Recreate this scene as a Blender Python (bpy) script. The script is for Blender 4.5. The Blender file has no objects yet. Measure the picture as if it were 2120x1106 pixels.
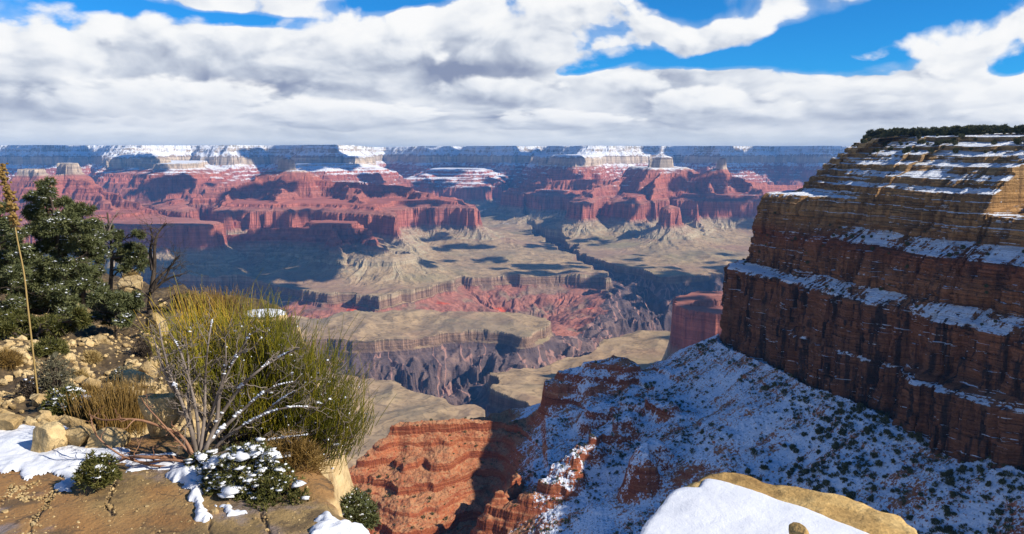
import bpy, bmesh, math, random
import numpy as np
from math import radians, sin, cos, tan, pi

S = bpy.context.scene
COL = S.collection

# ------------------------------------------------------------------ camera
IW, IH, FPX = 2120.0, 1106.0, 1660.0      # the photograph's frame and its focal length in pixels
PITCH = radians(8.19)
cam_d = bpy.data.cameras.new('camera')
cam = bpy.data.objects.new('camera', cam_d); COL.objects.link(cam)
cam_d.sensor_width = 36.0
cam_d.lens = 36.0 * FPX / IW
cam_d.clip_start = 0.1
cam_d.clip_end = 200000.0
cam.location = (0, 0, 0)                   # eye level is z = 0
cam.rotation_euler = (pi/2 - PITCH, 0, 0)
S.camera = cam
S.render.resolution_x, S.render.resolution_y = 1024, 534

# ------------------------------------------------------------------ view, sampling
S.view_settings.view_transform = 'Standard'
S.view_settings.look = 'None'
S.view_settings.gamma = 1.0
S.view_settings.exposure = 0.45
S.render.engine = 'CYCLES'
cy = S.cycles
cy.max_bounces = 6; cy.diffuse_bounces = 3; cy.glossy_bounces = 2
cy.transmission_bounces = 2; cy.volume_bounces = 0; cy.transparent_max_bounces = 16
cy.use_denoising = True
try:
    cy.denoising_prefilter = 'ACCURATE'
    cy.denoising_input_passes = 'RGB_ALBEDO_NORMAL'
except Exception:
    pass

# ------------------------------------------------------------------ sun
SUN_AZ, SUN_EL = radians(112), radians(35)   # clockwise from the view direction
sun_dir = np.array([sin(SUN_AZ)*cos(SUN_EL), cos(SUN_AZ)*cos(SUN_EL), sin(SUN_EL)])
sd = bpy.data.lights.new('sun', 'SUN'); sd.energy = 5.0; sd.angle = radians(0.5); sd.color = (1.0, 0.92, 0.80)
sun = bpy.data.objects.new('sun', sd); COL.objects.link(sun)
from mathutils import Vector
sun.rotation_euler = Vector((-sun_dir[0], -sun_dir[1], -sun_dir[2])).to_track_quat('-Z', 'Y').to_euler()

HAZE = 3.0e-5
# ------------------------------------------------------------------ node helper
class NT:
    """Small helper for building node trees."""
    def __init__(s, tree): s.t = tree; s.n = tree.nodes; s.l = tree.links
    def put(s, sock, v):
        if isinstance(v, bpy.types.NodeSocket): s.l.new(v, sock)
        elif v is not None: sock.default_value = v
    def math(s, op, a, b=None, c=None, clamp=False):
        n = s.n.new('ShaderNodeMath'); n.operation = op; n.use_clamp = clamp
        s.put(n.inputs[0], a); s.put(n.inputs[1], b); s.put(n.inputs[2], c); return n.outputs[0]
    def vmath(s, op, a, b=None):
        n = s.n.new('ShaderNodeVectorMath'); n.operation = op
        s.put(n.inputs[0], a); s.put(n.inputs[1], b); return n.outputs['Value'] if op in ('DOT_PRODUCT', 'LENGTH') else n.outputs[0]
    def noise(s, vec, scale=1.0, detail=4.0, rough=0.5, dist=0.0, col=False, lac=2.0):
        n = s.n.new('ShaderNodeTexNoise'); s.put(n.inputs['Vector'], vec)
        n.inputs['Scale'].default_value = scale; n.inputs['Detail'].default_value = detail
        n.inputs['Roughness'].default_value = rough; n.inputs['Distortion'].default_value = dist
        n.inputs['Lacunarity'].default_value = lac
        return n.outputs[1 if col else 0]
    def voro(s, vec, scale, feat='F1', rand=1.0):
        n = s.n.new('ShaderNodeTexVoronoi'); n.feature = feat; s.put(n.inputs['Vector'], vec)
        n.inputs['Scale'].default_value = scale; n.inputs['Randomness'].default_value = rand; return n
    def ramp(s, f, stops, interp='LINEAR'):
        n = s.n.new('ShaderNodeValToRGB'); cr = n.color_ramp; cr.interpolation = interp
        while len(cr.elements) < len(stops): cr.elements.new(0.5)
        for e, (p, c) in zip(cr.elements, stops):
            e.position = p; e.color = (*c, 1.0) if not isinstance(c, (int, float)) else (c, c, c, 1.0)
        s.put(n.inputs[0], f); return n.outputs[0]
    def mix(s, f, a, b, mode='MIX'):
        n = s.n.new('ShaderNodeMix'); n.data_type = 'RGBA'; n.blend_type = mode
        s.put(n.inputs[0], f)
        s.put(n.inputs[6], (*a, 1.0) if isinstance(a, tuple) and len(a) == 3 else a)
        s.put(n.inputs[7], (*b, 1.0) if isinstance(b, tuple) and len(b) == 3 else b); return n.outputs[2]
    def smooth(s, v, lo, hi, a=0.0, b=1.0):
        n = s.n.new('ShaderNodeMapRange'); n.interpolation_type = 'SMOOTHSTEP'
        s.put(n.inputs[0], v); s.put(n.inputs[1], lo); s.put(n.inputs[2], hi); s.put(n.inputs[3], a); s.put(n.inputs[4], b); return n.outputs[0]
    def lin(s, v, lo, hi, a=0.0, b=1.0):
        n = s.n.new('ShaderNodeMapRange'); n.clamp = True
        s.put(n.inputs[0], v); s.put(n.inputs[1], lo); s.put(n.inputs[2], hi); s.put(n.inputs[3], a); s.put(n.inputs[4], b); return n.outputs[0]
    def scalev(s, vec, xyz):
        return s.vmath('MULTIPLY', vec, xyz)
    def sep(s, vec):
        n = s.n.new('ShaderNodeSeparateXYZ'); s.put(n.inputs[0], vec); return n.outputs
    def comb(s, x, y, z):
        n = s.n.new('ShaderNodeCombineXYZ'); s.put(n.inputs[0], x); s.put(n.inputs[1], y); s.put(n.inputs[2], z); return n.outputs[0]
    def attr(s, name):
        n = s.n.new('ShaderNodeAttribute'); n.attribute_name = name; return n
    def bump(s, h, strength=0.5, dist=0.1):
        n = s.n.new('ShaderNodeBump'); n.inputs['Strength'].default_value = strength; n.inputs['Distance'].default_value = dist
        s.put(n.inputs['Height'], h); return n.outputs[0]

def material(name):
    m = bpy.data.materials.new(name); m.use_nodes = True
    t = NT(m.node_tree); b = m.node_tree.nodes['Principled BSDF']
    b.inputs['Specular IOR Level'].default_value = 0.15
    b.inputs['Roughness'].default_value = 0.9
    geo = m.node_tree.nodes.new('ShaderNodeNewGeometry')
    return m, t, b, geo

def simple_mat(name, c1, c2, scale=8.0, rough=0.85, spec=0.2, detail=4, bump=0.0, bd=0.02, coords='Position', stretch=None):
    m, t, b, geo = material(name)
    v = geo.outputs['Position']
    if coords == 'Object':
        tc = t.n.new('ShaderNodeTexCoord'); v = tc.outputs['Object']
    if stretch: v = t.scalev(v, stretch)
    f = t.noise(v, scale, detail, 0.6)
    t.put(b.inputs['Base Color'], t.mix(t.lin(f, 0.3, 0.7), c1, c2))
    b.inputs['Roughness'].default_value = rough; b.inputs['Specular IOR Level'].default_value = spec
    if bump: t.put(b.inputs['Normal'], t.bump(f, bump, bd))
    return m

# ------------------------------------------------------------------ sky: clear blue with banks of cumulus
W = bpy.data.worlds.new('World'); S.world = W; W.use_nodes = True
SKY_STRENGTH = 0.09; CLOUD_BRIGHT = 8.0; SKY_TINT = (0.11, 0.66, 1.12)
def sa(px, py):
    """bearing and height in degrees of an image point"""
    xx = (px-1060)/1660.0; v = (py-553)/1660.0
    yy = cos(PITCH)-v*sin(PITCH); zz = -sin(PITCH)-v*cos(PITCH)
    return math.degrees(math.atan2(xx, yy)), math.degrees(math.atan2(zz, math.hypot(xx, yy)))
def spot_at(w, px, py, rx, ry, rot=0.0): return (w, *sa(px, py), rx/29.0, ry/29.0, rot)
GAPS = [spot_at(*q) for q in [(1.0,190,15,110,26),(0.9,470,40,120,11),(0.9,290,30,80,20),(1.0,815,0,100,16,5),(1.1,1420,-5,120,42,-12),(1.0,1235,130,80,14,14),
        (1.1,1590,92,140,24,10),(1.2,1840,55,170,46,16),(0.9,1420,120,90,18),(1.1,2095,130,32,24),(1.0,1980,5,110,22),(1.0,1690,105,110,20)]]
DARKS = [spot_at(*q) for q in [(1.0,600,182,130,20),(0.9,1000,140,140,34),(0.8,60,190,110,30),(0.4,330,160,160,30),(0.8,1000,182,120,13),(0.6,1330,165,120,30),(0.6,1850,240,160,14),
        (0.4,1500,225,160,20),(0.4,200,110,120,26),(0.6,1790,150,110,20),(0.5,1100,245,160,12),(0.3,450,120,90,20)]]
BRIGHTS = [spot_at(*q) for q in [(0.8,640,50,90,40),(0.9,720,20,120,26),(0.8,1060,35,160,40),(0.8,1480,70,90,26),(0.9,1960,80,120,30),(0.6,100,70,100,40),(0.5,1250,70,100,30),(0.5,30,140,60,30),
        (0.6,2060,190,80,40),(0.6,1650,25,90,22),(0.6,1190,150,70,14)]]
def build_sky():
    t = NT(W.node_tree); bg = W.node_tree.nodes['Background']
    sky = t.n.new('ShaderNodeTexSky'); sky.sky_type = 'NISHITA'; sky.sun_disc = False
    sky.sun_elevation = SUN_EL; sky.sun_rotation = SUN_AZ; sky.altitude = 2100; sky.dust_density = 0.3; sky.ozone_density = 2.5
    tc = t.n.new('ShaderNodeTexCoord'); d = t.vmath('NORMALIZE', tc.outputs['Generated'])
    x, y, z = t.sep(d)
    az = t.math('MULTIPLY', t.math('ARCTAN2', x, y), 180/pi)
    el = t.math('MULTIPLY', t.math('ARCSINE', z), 180/pi)
    # clouds shrink towards the horizon
    ev = t.math('MULTIPLY', t.math('LOGARITHM', t.math('ADD', t.math('MAXIMUM', el, 0.0), 2.6), 2.718), 14.0)
    p = t.comb(az, ev, 0.0)
    warp = t.noise(t.scalev(p, (0.10, 0.12, 1)), 1.0, 2, 0.5, 0, True)
    pw = t.vmath('ADD', p, t.vmath('MULTIPLY', t.vmath('SUBTRACT', warp, (0.5, 0.5, 0.5)), (5.0, 4.0, 0.0)))
    def puff(v):
        a = t.noise(t.scalev(v, (0.105, 0.12, 1)), 1.0, 9, 0.57)
        n = t.voro(t.vmath('ADD', t.scalev(v, (0.33, 0.36, 1)), t.scalev(t.noise(v, 0.45, 3, 0.6, 0, True), (0.55, 0.55, 0))), 1.0, 'SMOOTH_F1')
        n.inputs['Detail'].default_value = 2.0; n.inputs['Roughness'].default_value = 0.45; n.inputs['Smoothness'].default_value = 0.35
        return t.math('ADD', t.math('MULTIPLY', t.math('SUBTRACT', a, 0.5), 1.5), t.math('MULTIPLY', t.math('SUBTRACT', 0.42, n.outputs['Distance']), 0.40))
    n0 = puff(pw)
    n1 = puff(t.vmath('ADD', pw, (0.9, 1.1, 0.0)))        # towards the light, upper right
    big = t.noise(t.scalev(pw, (0.05, 0.10, 1)), 1.0, 3, 0.5)
    def spot(a0, e0, ra, re, rot=0.0):
        u = t.math('SUBTRACT', az, a0); v = t.math('SUBTRACT', el, e0)
        if rot:
            c, s_ = cos(radians(rot)), sin(radians(rot))
            u2 = t.math('ADD', t.math('MULTIPLY', u, c), t.math('MULTIPLY', v, s_)); v = t.math('SUBTRACT', t.math('MULTIPLY', v, c), t.math('MULTIPLY', u, s_)); u = u2
        r = t.math('ADD', t.math('POWER', t.math('DIVIDE', u, ra), 2.0), t.math('POWER', t.math('DIVIDE', v, re), 2.0))
        return t.math('EXPONENT', t.math('MULTIPLY', r, -1.0))
    def total(lst):
        r = None
        for q in lst:
            g = t.math('MULTIPLY', spot(*q[1:]), q[0]); r = g if r is None else t.math('ADD', r, g)
        return r
    gaps = total(GAPS); dark = total(DARKS); bright = total(BRIGHTS)
    cover = t.math('SUBTRACT', t.math('ADD', t.math('MULTIPLY', n0, 0.85), 0.62), t.math('MULTIPLY', gaps, 0.88))
    cover = t.math('ADD', cover, t.lin(el, 6.5, 3.5, 0.0, 0.3))
    cover = t.math('SUBTRACT', cover, t.lin(el, 12.0, 20.0, 0.0, 0.62))     # clear overhead
    mask = t.smooth(cover, 0.20, 0.36)
    mask = t.math('MAXIMUM', mask, t.math('MULTIPLY', t.smooth(cover, 0.02, 0.34), 0.30))
    rel = t.math('MULTIPLY', t.math('SUBTRACT', n0, n1), 1.25)
    rel = t.math('MULTIPLY', rel, t.lin(el, 0.3, 7.0, 0.30, 0.85))
    sh = t.math('ADD', t.math('ADD', 0.54, rel), t.math('MULTIPLY', t.math('SUBTRACT', big, 0.5), 1.1))
    sh = t.math('SUBTRACT', sh, t.math('MULTIPLY', dark, 0.56)); sh = t.math('ADD', sh, t.math('MULTIPLY', bright, 0.30))
    sh = t.math('ADD', sh, t.smooth(cover, 0.62, 0.26, 0.0, 0.22))
    cc = t.ramp(sh, CLOUD_RAMP)
    # single cumulus heaps: bright tops, grey bases, over the deck
    nn = t.math('MULTIPLY', n0, 1.0)
    for (a0, e0, ra, re, rot), br in HEAPS:
        u = t.math('DIVIDE', t.math('SUBTRACT', az, a0), ra); v = t.math('SUBTRACT', t.math('DIVIDE', t.math('SUBTRACT', el, e0), re), t.math('MULTIPLY', u, rot))
        r2 = t.math('ADD', t.math('MULTIPLY', u, u), t.math('MULTIPLY', v, v))
        mm = t.smooth(t.math('ADD', t.math('SUBTRACT', 1.0, r2), t.math('MULTIPLY', nn, 1.8)), -0.05, 0.38)
        lit = t.math('ADD', t.math('ADD', t.math('MULTIPLY', t.math('ADD', v, t.math('MULTIPLY', u, 0.25)), 0.40), t.math('SUBTRACT', br, 0.0)), t.math('MULTIPLY', rel, 1.05))
        lit = t.math('ADD', lit, t.math('MULTIPLY', t.math('SUBTRACT', big, 0.5), 0.5))
        hc = t.ramp(lit, CLOUD_RAMP)
        cc = t.mix(mm, cc, hc); mask = t.math('MAXIMUM', mask, mm)
    low = t.smooth(el, 2.2, 0.1, 0.0, 0.55)
    cc = t.mix(low, cc, (0.76,0.82,0.86))
    cc = t.vmath('SCALE', cc); cc.node.inputs['Scale'].default_value = CLOUD_BRIGHT
    blue = t.mix(1.0, sky.outputs[0], SKY_TINT, 'MULTIPLY')
    t.put(bg.inputs[0], t.mix(t.math('MAXIMUM', mask, low), blue, cc)); bg.inputs[1].default_value = SKY_STRENGTH
    W.cycles.sampling_method = 'MANUAL'; W.cycles.sample_map_resolution = 1024
CLOUD_RAMP = [(0.0, (0.27,0.32,0.46)), (0.22, (0.42,0.47,0.59)), (0.42, (0.62,0.67,0.76)), (0.60, (0.82,0.85,0.90)), (0.80, (0.96,0.97,0.98)), (1.0, (1.0,1.0,1.0))]
HEAPS = [((*sa(a, b), ra/29.0, re/29.0, rot), br) for a, b, ra, re, rot, br in [(300,75,210,50,0.0,0.62),(1480,78,130,34,0.45,0.80),(1130,60,270,110,-0.1,0.60),(730,92,205,105,0.1,0.66),(90,120,170,105,0.0,0.62),
    (1960,105,190,66,0.35,0.74),(1290,170,110,42,0.1,0.62),(1760,190,260,62,0.1,0.60),(1020,190,200,42,0.0,0.52),(330,205,260,52,0.0,0.60),(1480,225,240,46,0.0,0.60),(2080,215,110,60,0.1,0.72),(700,235,260,34,0.0,0.66),(1150,250,220,26,0.0,0.62)]]
build_sky()

# ------------------------------------------------------------------ geometry helpers
def ray(px, py):
    x = (px-IW/2)/FPX; v = (py-IH/2)/FPX
    y = cos(PITCH) - v*sin(PITCH); z = -sin(PITCH) - v*cos(PITCH)
    return np.array([x, y, z])
def at_z(px, py, z):
    r = ray(px, py); return r * (z / r[2])
def at_y(px, py, Y):
    r = ray(px, py); return r * (Y / r[1])
def xy_at(px, q, z):
    """Plan point seen in column px at height z: q is an image row (< 1106) or a distance ahead in metres."""
    if q < 1106: p = at_z(px, q, z); return (p[0], p[1])
    zc = q*cos(PITCH) - z*sin(PITCH)
    return ((px-IW/2)/FPX*zc, q)
def project(P):
    P = np.asarray(P, float); zc = P[..., 1]*cos(PITCH) - P[..., 2]*sin(PITCH); yc = P[..., 1]*sin(PITCH) + P[..., 2]*cos(PITCH)
    return np.stack([IW/2 + FPX*P[..., 0]/zc, IH/2 - FPX*yc/zc], -1)

_G2 = np.array([(cos(a), sin(a)) for a in np.linspace(0, 2*pi, 16, endpoint=False)], np.float32)
_G3 = np.array([(1,1,0),(-1,1,0),(1,-1,0),(-1,-1,0),(1,0,1),(-1,0,1),(1,0,-1),(-1,0,-1),(0,1,1),(0,-1,1),(0,1,-1),(0,-1,-1),(1,1,0),(-1,1,0),(0,-1,1),(0,-1,-1)], np.float32)
def _h(ix, iy, iz, seed):
    h = (ix.astype(np.uint32)*np.uint32(374761393) + iy.astype(np.uint32)*np.uint32(668265263) + np.uint32((seed*2246822519) & 0xffffffff))
    if iz is not None: h = h + iz.astype(np.uint32)*np.uint32(3266489917)
    h = (h ^ (h >> np.uint32(13))) * np.uint32(1274126177)
    h = (h ^ (h >> np.uint32(16))) * np.uint32(2654435761)
    return (h >> np.uint32(20)) & np.uint32(15)
def pn2(x, y, seed=0):
    x = np.asarray(x, np.float64); y = np.asarray(y, np.float64)
    x0 = np.floor(x); y0 = np.floor(y); fx = (x-x0).astype(np.float32); fy = (y-y0).astype(np.float32)
    ix = x0.astype(np.int64); iy = y0.astype(np.int64)
    u = fx*fx*fx*(fx*(fx*6-15)+10); v = fy*fy*fy*(fy*(fy*6-15)+10)
    def g(dx, dy):
        k = _G2[_h(ix+dx, iy+dy, None, seed)]; return k[..., 0]*(fx-dx) + k[..., 1]*(fy-dy)
    a = g(0, 0); b = g(1, 0); c = g(0, 1); d = g(1, 1)
    return ((a+(b-a)*u) + ((c+(d-c)*u) - (a+(b-a)*u))*v) * 1.5
def pn3(x, y, z, seed=0):
    x, y, z = np.broadcast_arrays(x, y, z)
    x0 = np.floor(x); y0 = np.floor(y); z0 = np.floor(z)
    fx = (x-x0).astype(np.float32); fy = (y-y0).astype(np.float32); fz = (z-z0).astype(np.float32)
    ix = x0.astype(np.int64); iy = y0.astype(np.int64); iz = z0.astype(np.int64)
    u = fx*fx*(3-2*fx); v = fy*fy*(3-2*fy); w = fz*fz*(3-2*fz)
    def g(dx, dy, dz):
        k = _G3[_h(ix+dx, iy+dy, iz+dz, seed)]; return k[..., 0]*(fx-dx) + k[..., 1]*(fy-dy) + k[..., 2]*(fz-dz)
    def l(a, b, t): return a + (b-a)*t
    return l(l(l(g(0,0,0), g(1,0,0), u), l(g(0,1,0), g(1,1,0), u), v), l(l(g(0,0,1), g(1,0,1), u), l(g(0,1,1), g(1,1,1), u), v), w)
def fbm2(x, y, wl, octs=4, seed=0, gain=0.5):
    r = 0; a = 1.0
    for k in range(octs):
        r = r + a*pn2(np.asarray(x)/wl + 17.3*k, np.asarray(y)/wl - 9.1*k, seed+k); wl = wl/2.03; a *= gain
    return r
def ridge2(x, y, wl, octs=4, seed=0, gain=0.5):
    r = 0; a = 1.0
    for k in range(octs):
        r = r + a*(1-2*np.abs(pn2(np.asarray(x)/wl + 7.7*k, np.asarray(y)/wl + 3.3*k, seed+k))); wl = wl/2.03; a *= gain
    return r
def fbm3(x, y, z, wl, octs=4, seed=0, gain=0.5):
    r = 0; a = 1.0
    for k in range(octs):
        r = r + a*pn3(np.asarray(x)/wl + 5.1*k, np.asarray(y)/wl, np.asarray(z)/wl - 2.7*k, seed+k); wl = wl/2.03; a *= gain
    return r
def sstep(x, a, b):
    t = np.clip((x-a)/(b-a), 0, 1); return t*t*(3-2*t)

def sdf(X, Y, poly, margin=1e9, along=False, R=150.0):
    """Signed distance in plan to a polygon (negative inside); far points get the margin.
    With along, also a running coordinate along the outline (fanned round its corners), constant down each fall line."""
    P = np.asarray(poly, float); out = np.full(X.shape, margin, np.float32); run = np.zeros(X.shape, np.float32) if along else None
    lo = P.min(0)-margin; hi = P.max(0)+margin
    m = (X > lo[0]) & (X < hi[0]) & (Y > lo[1]) & (Y < hi[1])
    x = X[m].astype(np.float32); y = Y[m].astype(np.float32)
    if x.size == 0: return (out, run) if along else out
    d2 = np.full(x.shape, 1e18, np.float32); ins = np.zeros(x.shape, bool)
    if along: ss = np.zeros(x.shape, np.float32); vx = np.zeros(x.shape, np.float32); vy = np.zeros(x.shape, np.float32); s0 = 0.0
    for (ax, ay), (bx, by) in zip(P, np.roll(P, -1, 0)):
        ex, ey = bx-ax, by-ay; L = ex*ex+ey*ey
        if L < 1e-9: continue
        wx = x-np.float32(ax); wy = y-np.float32(ay)
        t = np.clip((wx*ex+wy*ey)/L, 0, 1)
        dx = wx-ex*t; dy = wy-ey*t; q = dx*dx+dy*dy
        if along:
            u = q < d2; ss[u] = (s0 + t*math.sqrt(L))[u]; vx[u] = dx[u]; vy[u] = dy[u]; s0 += math.sqrt(L)
        d2 = np.minimum(d2, q)
        c = (y >= ay) != (y >= by)
        if ey != 0: ins ^= c & (wx < wy*(ex/ey))
    d = np.sqrt(d2); d[ins] *= -1
    out[m] = np.minimum(d, margin)
    if not along: return out
    a = np.arctan2(vy, vx); a = np.where(ins, 0, a); run[m] = ss + a*R
    return out, run

# ------------------------------------------------------------------ mesh helpers
def mesh_np(name, verts, faces, mat=None, attrs=None, smooth=False):
    """A mesh object from numpy arrays; faces is (n,3) or (n,4)."""
    verts = np.ascontiguousarray(verts, np.float32).reshape(-1, 3); faces = np.ascontiguousarray(faces, np.int32)
    me = bpy.data.meshes.new(name)
    n, k = faces.shape
    me.vertices.add(len(verts)); me.vertices.foreach_set('co', verts.ravel())
    me.loops.add(n*k); me.loops.foreach_set('vertex_index', faces.ravel())
    me.polygons.add(n); me.polygons.foreach_set('loop_start', np.arange(0, n*k, k, dtype=np.int32))
    me.polygons.foreach_set('use_smooth', np.full(n, smooth, bool))
    for an, av in (attrs or {}).items():
        a = me.attributes.new(an, 'FLOAT', 'POINT'); a.data.foreach_set('value', np.ascontiguousarray(av, np.float32).ravel())
    me.update(calc_edges=True)
    if mat: me.materials.append(mat)
    return me
def link(name, me, parent=None):
    o = bpy.data.objects.new(name, me); COL.objects.link(o)
    if parent: o.parent = parent
    return o
def tag(o, label=None, cat=None, group=None, kind=None):
    for k, v in (('label', label), ('category', cat), ('group', group), ('kind', kind)):
        if v: o[k] = v
    return o
def empty(name, loc, label, cat, group=None):
    o = bpy.data.objects.new(name, None); COL.objects.link(o); o.location = [float(c) for c in loc]; o.empty_display_size = 0.2
    return tag(o, label, cat, group)
def grid_faces(nr, nc):
    i = np.arange(nr*nc).reshape(nr, nc)
    return np.stack([i[:-1, :-1], i[:-1, 1:], i[1:, 1:], i[1:, :-1]], -1).reshape(-1, 4)
def compact(verts, faces, attrs=None):
    u, inv = np.unique(faces, return_inverse=True)
    return verts[u], inv.reshape(faces.shape), {k: v[u] for k, v in (attrs or {}).items()}

# ------------------------------------------------------------------ canyon: strata profile and land forms
PROF = np.array([(0,100),(14,62),(45,48),(58,12),(170,-72),(180,-92),(196,-188),(210,-200),(320,-265),
    (326,-290),(380,-316),(386,-345),(440,-372),(446,-398),(506,-425),(512,-452),(580,-482),(586,-508),(650,-540),
    (670,-688),(690,-702),(696,-716),(735,-738),(820,-768),(920,-800),(927,-810),(1080,-838),(1270,-866),(1500,-886),(1850,-899),(4500,-912)], float)
def Zprof(D, k=1.0): return np.interp(D, PROF[:, 0], PROF[:, 1])
SOFT = np.array([(0,100),(646,-520),(650,-560),(660,-592),(700,-606),(706,-640),(790,-668),(796,-690),(880,-716),(886,-738),(1000,-775),(1006,-796),(1180,-838),(1340,-868),(1500,-890),(1750,-900),(4500,-912)], float)
def Zsoft(D): return np.interp(D, SOFT[:, 0], SOFT[:, 1])
def Dprof(z): return np.interp(-z, -PROF[:, 1], PROF[:, 0])

def canyon():
    nc = 1360
    pxs = np.linspace(-150, 2270, nc); az = (pxs-IW/2)/FPX
    ys = [1150.0]
    while ys[-1] < 19500: ys.append(ys[-1]*1.00225)
    while ys[-1] < 41000: ys.append(ys[-1]*1.05)
    ys = np.array(ys); nr = len(ys)
    Y = np.repeat(ys[:, None], nc, 1)
    X = Y*az[None, :]*1.035
    # domain warp: embayments and promontories
    wx = 80*fbm2(X, Y, 1500, 3, 11) + 40*ridge2(X, Y, 330, 3, 21)
    wy = 80*fbm2(X, Y, 1500, 3, 31) + 40*ridge2(X, Y, 330, 3, 41)
    wx = wx + 60*fbm2(X, Y, 520, 2, 13); wy = wy + 60*fbm2(X, Y, 520, 2, 33)
    s = np.clip((Y-2500)/3500, 0.25, 1.0)
    Xw = X + wx*s; Yw = Y + wy*s
    flut = (8*ridge2(X, Y, 110, 3, 51) + 45*np.abs(fbm2(X, Y, 330, 3, 61)))*np.clip(Y/7000, 0.5, 1.6)
    H = -905 + 32*fbm2(X, Y, 1000, 5, 71) + 15*ridge2(X, Y, 420, 3, 77)
    ID = np.zeros(H.shape, np.int8); sc = np.clip(Y/6000, 0.5, 1.5)
    soft = 6*fbm2(X, Y, 300, 3, 81)
    def land(i, z0, pts, k=1.0, rise=0.8, top=45, rough=None, soft_=False):
        if rough is None: rough = 0.3 if z0 > -240 else 1.0
        nonlocal H, ID
        poly = [xy_at(a, b, z0) for a, b in pts]
        D0 = Dprof(z0); mg = min(1700.0, (2100-D0))*k
        d, run = sdf(Xw, Yw, poly, mg, True)
        m = d < mg*0.999
        dm = d[m]; r_ = run[m] + 25*fbm2(X[m], Y[m], 200, 2, 57)
        g0 = ridge2(r_, dm*0.06, 520, 2, 56); g1 = ridge2(r_, dm*0.10, 150, 3, 58); g2 = ridge2(r_, dm*0.10, 46, 2, 59)
        dm = dm + rough*(flut[m] + (14*g2+10*g1)*sc[m] + np.clip(dm/(260*k), 0, 1)*k*(60*g1 + 18*g2) + np.clip(dm/(600*k), 0, 1.5)*k*170*g0)
        Zp = Zsoft if soft_ else Zprof
        z = np.where(dm > 0, Zp(D0 + np.maximum(dm, 0)/k), np.minimum(Zprof(np.maximum(D0 + dm*rise, 0)), z0 + top - 0.02*dm)) + soft[m]*0.5
        hm = H[m]; im = ID[m]; up = z > hm
        hm[up] = z[up]; im[up] = i; H[m] = hm; ID[m] = im
    def spine(i, pts, k=1.0, soft_=False, rough=1.0, width=12.0):
        """A crest line whose height changes along it, with stepped slopes falling away on both sides."""
        nonlocal H, ID
        P = np.array([(*xy_at(a, b, z), Dprof(z)) for a, b, z in pts]); mg = 1500.0*k
        lo = P.min(0)-mg; hi = P.max(0)+mg
        m = (Xw > lo[0]) & (Xw < hi[0]) & (Yw > lo[1]) & (Yw < hi[1]); x = Xw[m]; y = Yw[m]
        best = np.full(x.shape, 1e9); run = np.zeros(x.shape); s0 = 0.0; dist = np.full(x.shape, 1e9)
        for (ax, ay, da), (bx, by, db) in zip(P[:-1], P[1:]):
            ex, ey = bx-ax, by-ay; L2 = ex*ex+ey*ey; t = np.clip(((x-ax)*ex+(y-ay)*ey)/L2, 0, 1)
            dx, dy = x-ax-ex*t, y-ay-ey*t; d = np.hypot(dx, dy); q = da+(db-da)*t + np.maximum(d-width, 0)/k; u = q < best
            side = np.sign(dx*ey-dy*ex); ang = np.arctan2(dy, dx)
            best = np.where(u, q, best); dist = np.where(u, d, dist); run = np.where(u, s0 + t*math.sqrt(L2) + ang*150 + side*700, run); s0 += math.sqrt(L2)
        r_ = run + 25*fbm2(X[m], Y[m], 200, 2, 157)
        g0 = ridge2(r_, dist*0.06, 430, 2, 156); g1 = ridge2(r_, dist*0.10, 150, 3, 158); g2 = ridge2(r_, dist*0.10, 46, 2, 159)
        e = rough*(np.clip(dist/60, 0, 1)*(flut[m] + 12*g2*sc[m]) + np.clip(dist/260, 0, 1)*(45*g1 + 16*g2) + np.clip(dist/600, 0, 1.4)*110*g0)
        z = (Zsoft if soft_ else Zprof)(np.maximum(best + e, 0)) + soft[m]*0.5
        hm = H[m]; im = ID[m]; up = z > hm; hm[up] = z[up]; im[up] = i; H[m] = hm; ID[m] = im
    land(1, 95, [(-300,13000),(0,13300),(60,12700),(120,12600),(200,13200),(300,12400),(400,13200),(480,12500),(560,13300),(640,12300),(700,12000),(730,12400),(745,13300),(760,16500),(800,18500),(850,16800),(880,15000),(960,15500),(1050,14500),(1130,15000),(1220,13800),(1300,14200),(1400,14900),(1500,14300),(1600,15100),(1700,14500),(1800,14800),(2500,14800),(2500,40500),(-400,40500)])
    land(1, 5, [(258,10700),(278,10300),(300,10800),(310,13400),(240,13400)], top=120, rise=0.45, rough=0.8)
    land(1, -120, [(240,10200),(330,9500),(352,10000),(340,12500),(220,12500)], k=0.8, top=120, rise=0.45, rough=0.8)
    land(1, -265, [(225,9500),(300,9100),(395,9200),(470,9800),(480,13000),(200,13000)], k=0.8, top=120, rise=0.45, rough=0.8)
    land(1, -175, [(1140,11500),(1200,11000),(1240,11500),(1260,14000),(1100,14000)], top=120, rise=0.45, rough=0.8)
    land(1, -400, [(330,9300),(430,9200),(490,9400),(520,10500),(500,13000),(350,13000)], k=0.8, top=120, rise=0.45, rough=0.8)
    land(1, -300, [(560,11000),(680,10800),(800,11400),(830,12300),(800,14000),(560,14000)], top=120, rise=0.45, rough=0.8)
    land(1, -190, [(690,12000),(750,11600),(790,12300),(780,14000),(690,14000)], top=120, rise=0.45, rough=0.8)
    land(1, -420, [(850,12800),(890,12000),(920,12800),(1040,12300),(1060,15000),(860,15500)], top=120, rise=0.45, rough=0.8)
    land(1, -520, [(560,10300),(700,10200),(800,10700),(830,12300),(1000,11800),(1060,13000),(560,13000)], top=120, rise=0.45, rough=0.8)
    # western pink mesas
    land(2, -150, [(130,7350),(155,7200),(190,7250),(188,7500),(135,7550)], k=0.8)
    land(2, -195, [(52,7000),(85,6850),(118,7000),(110,7200),(60,7200)], k=0.8)
    land(2, -545, [(-160,6200),(60,5980),(180,5950),(300,6150),(350,6500),(300,7800),(-160,8000)], k=0.8, top=60, rise=0.45)
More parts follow.
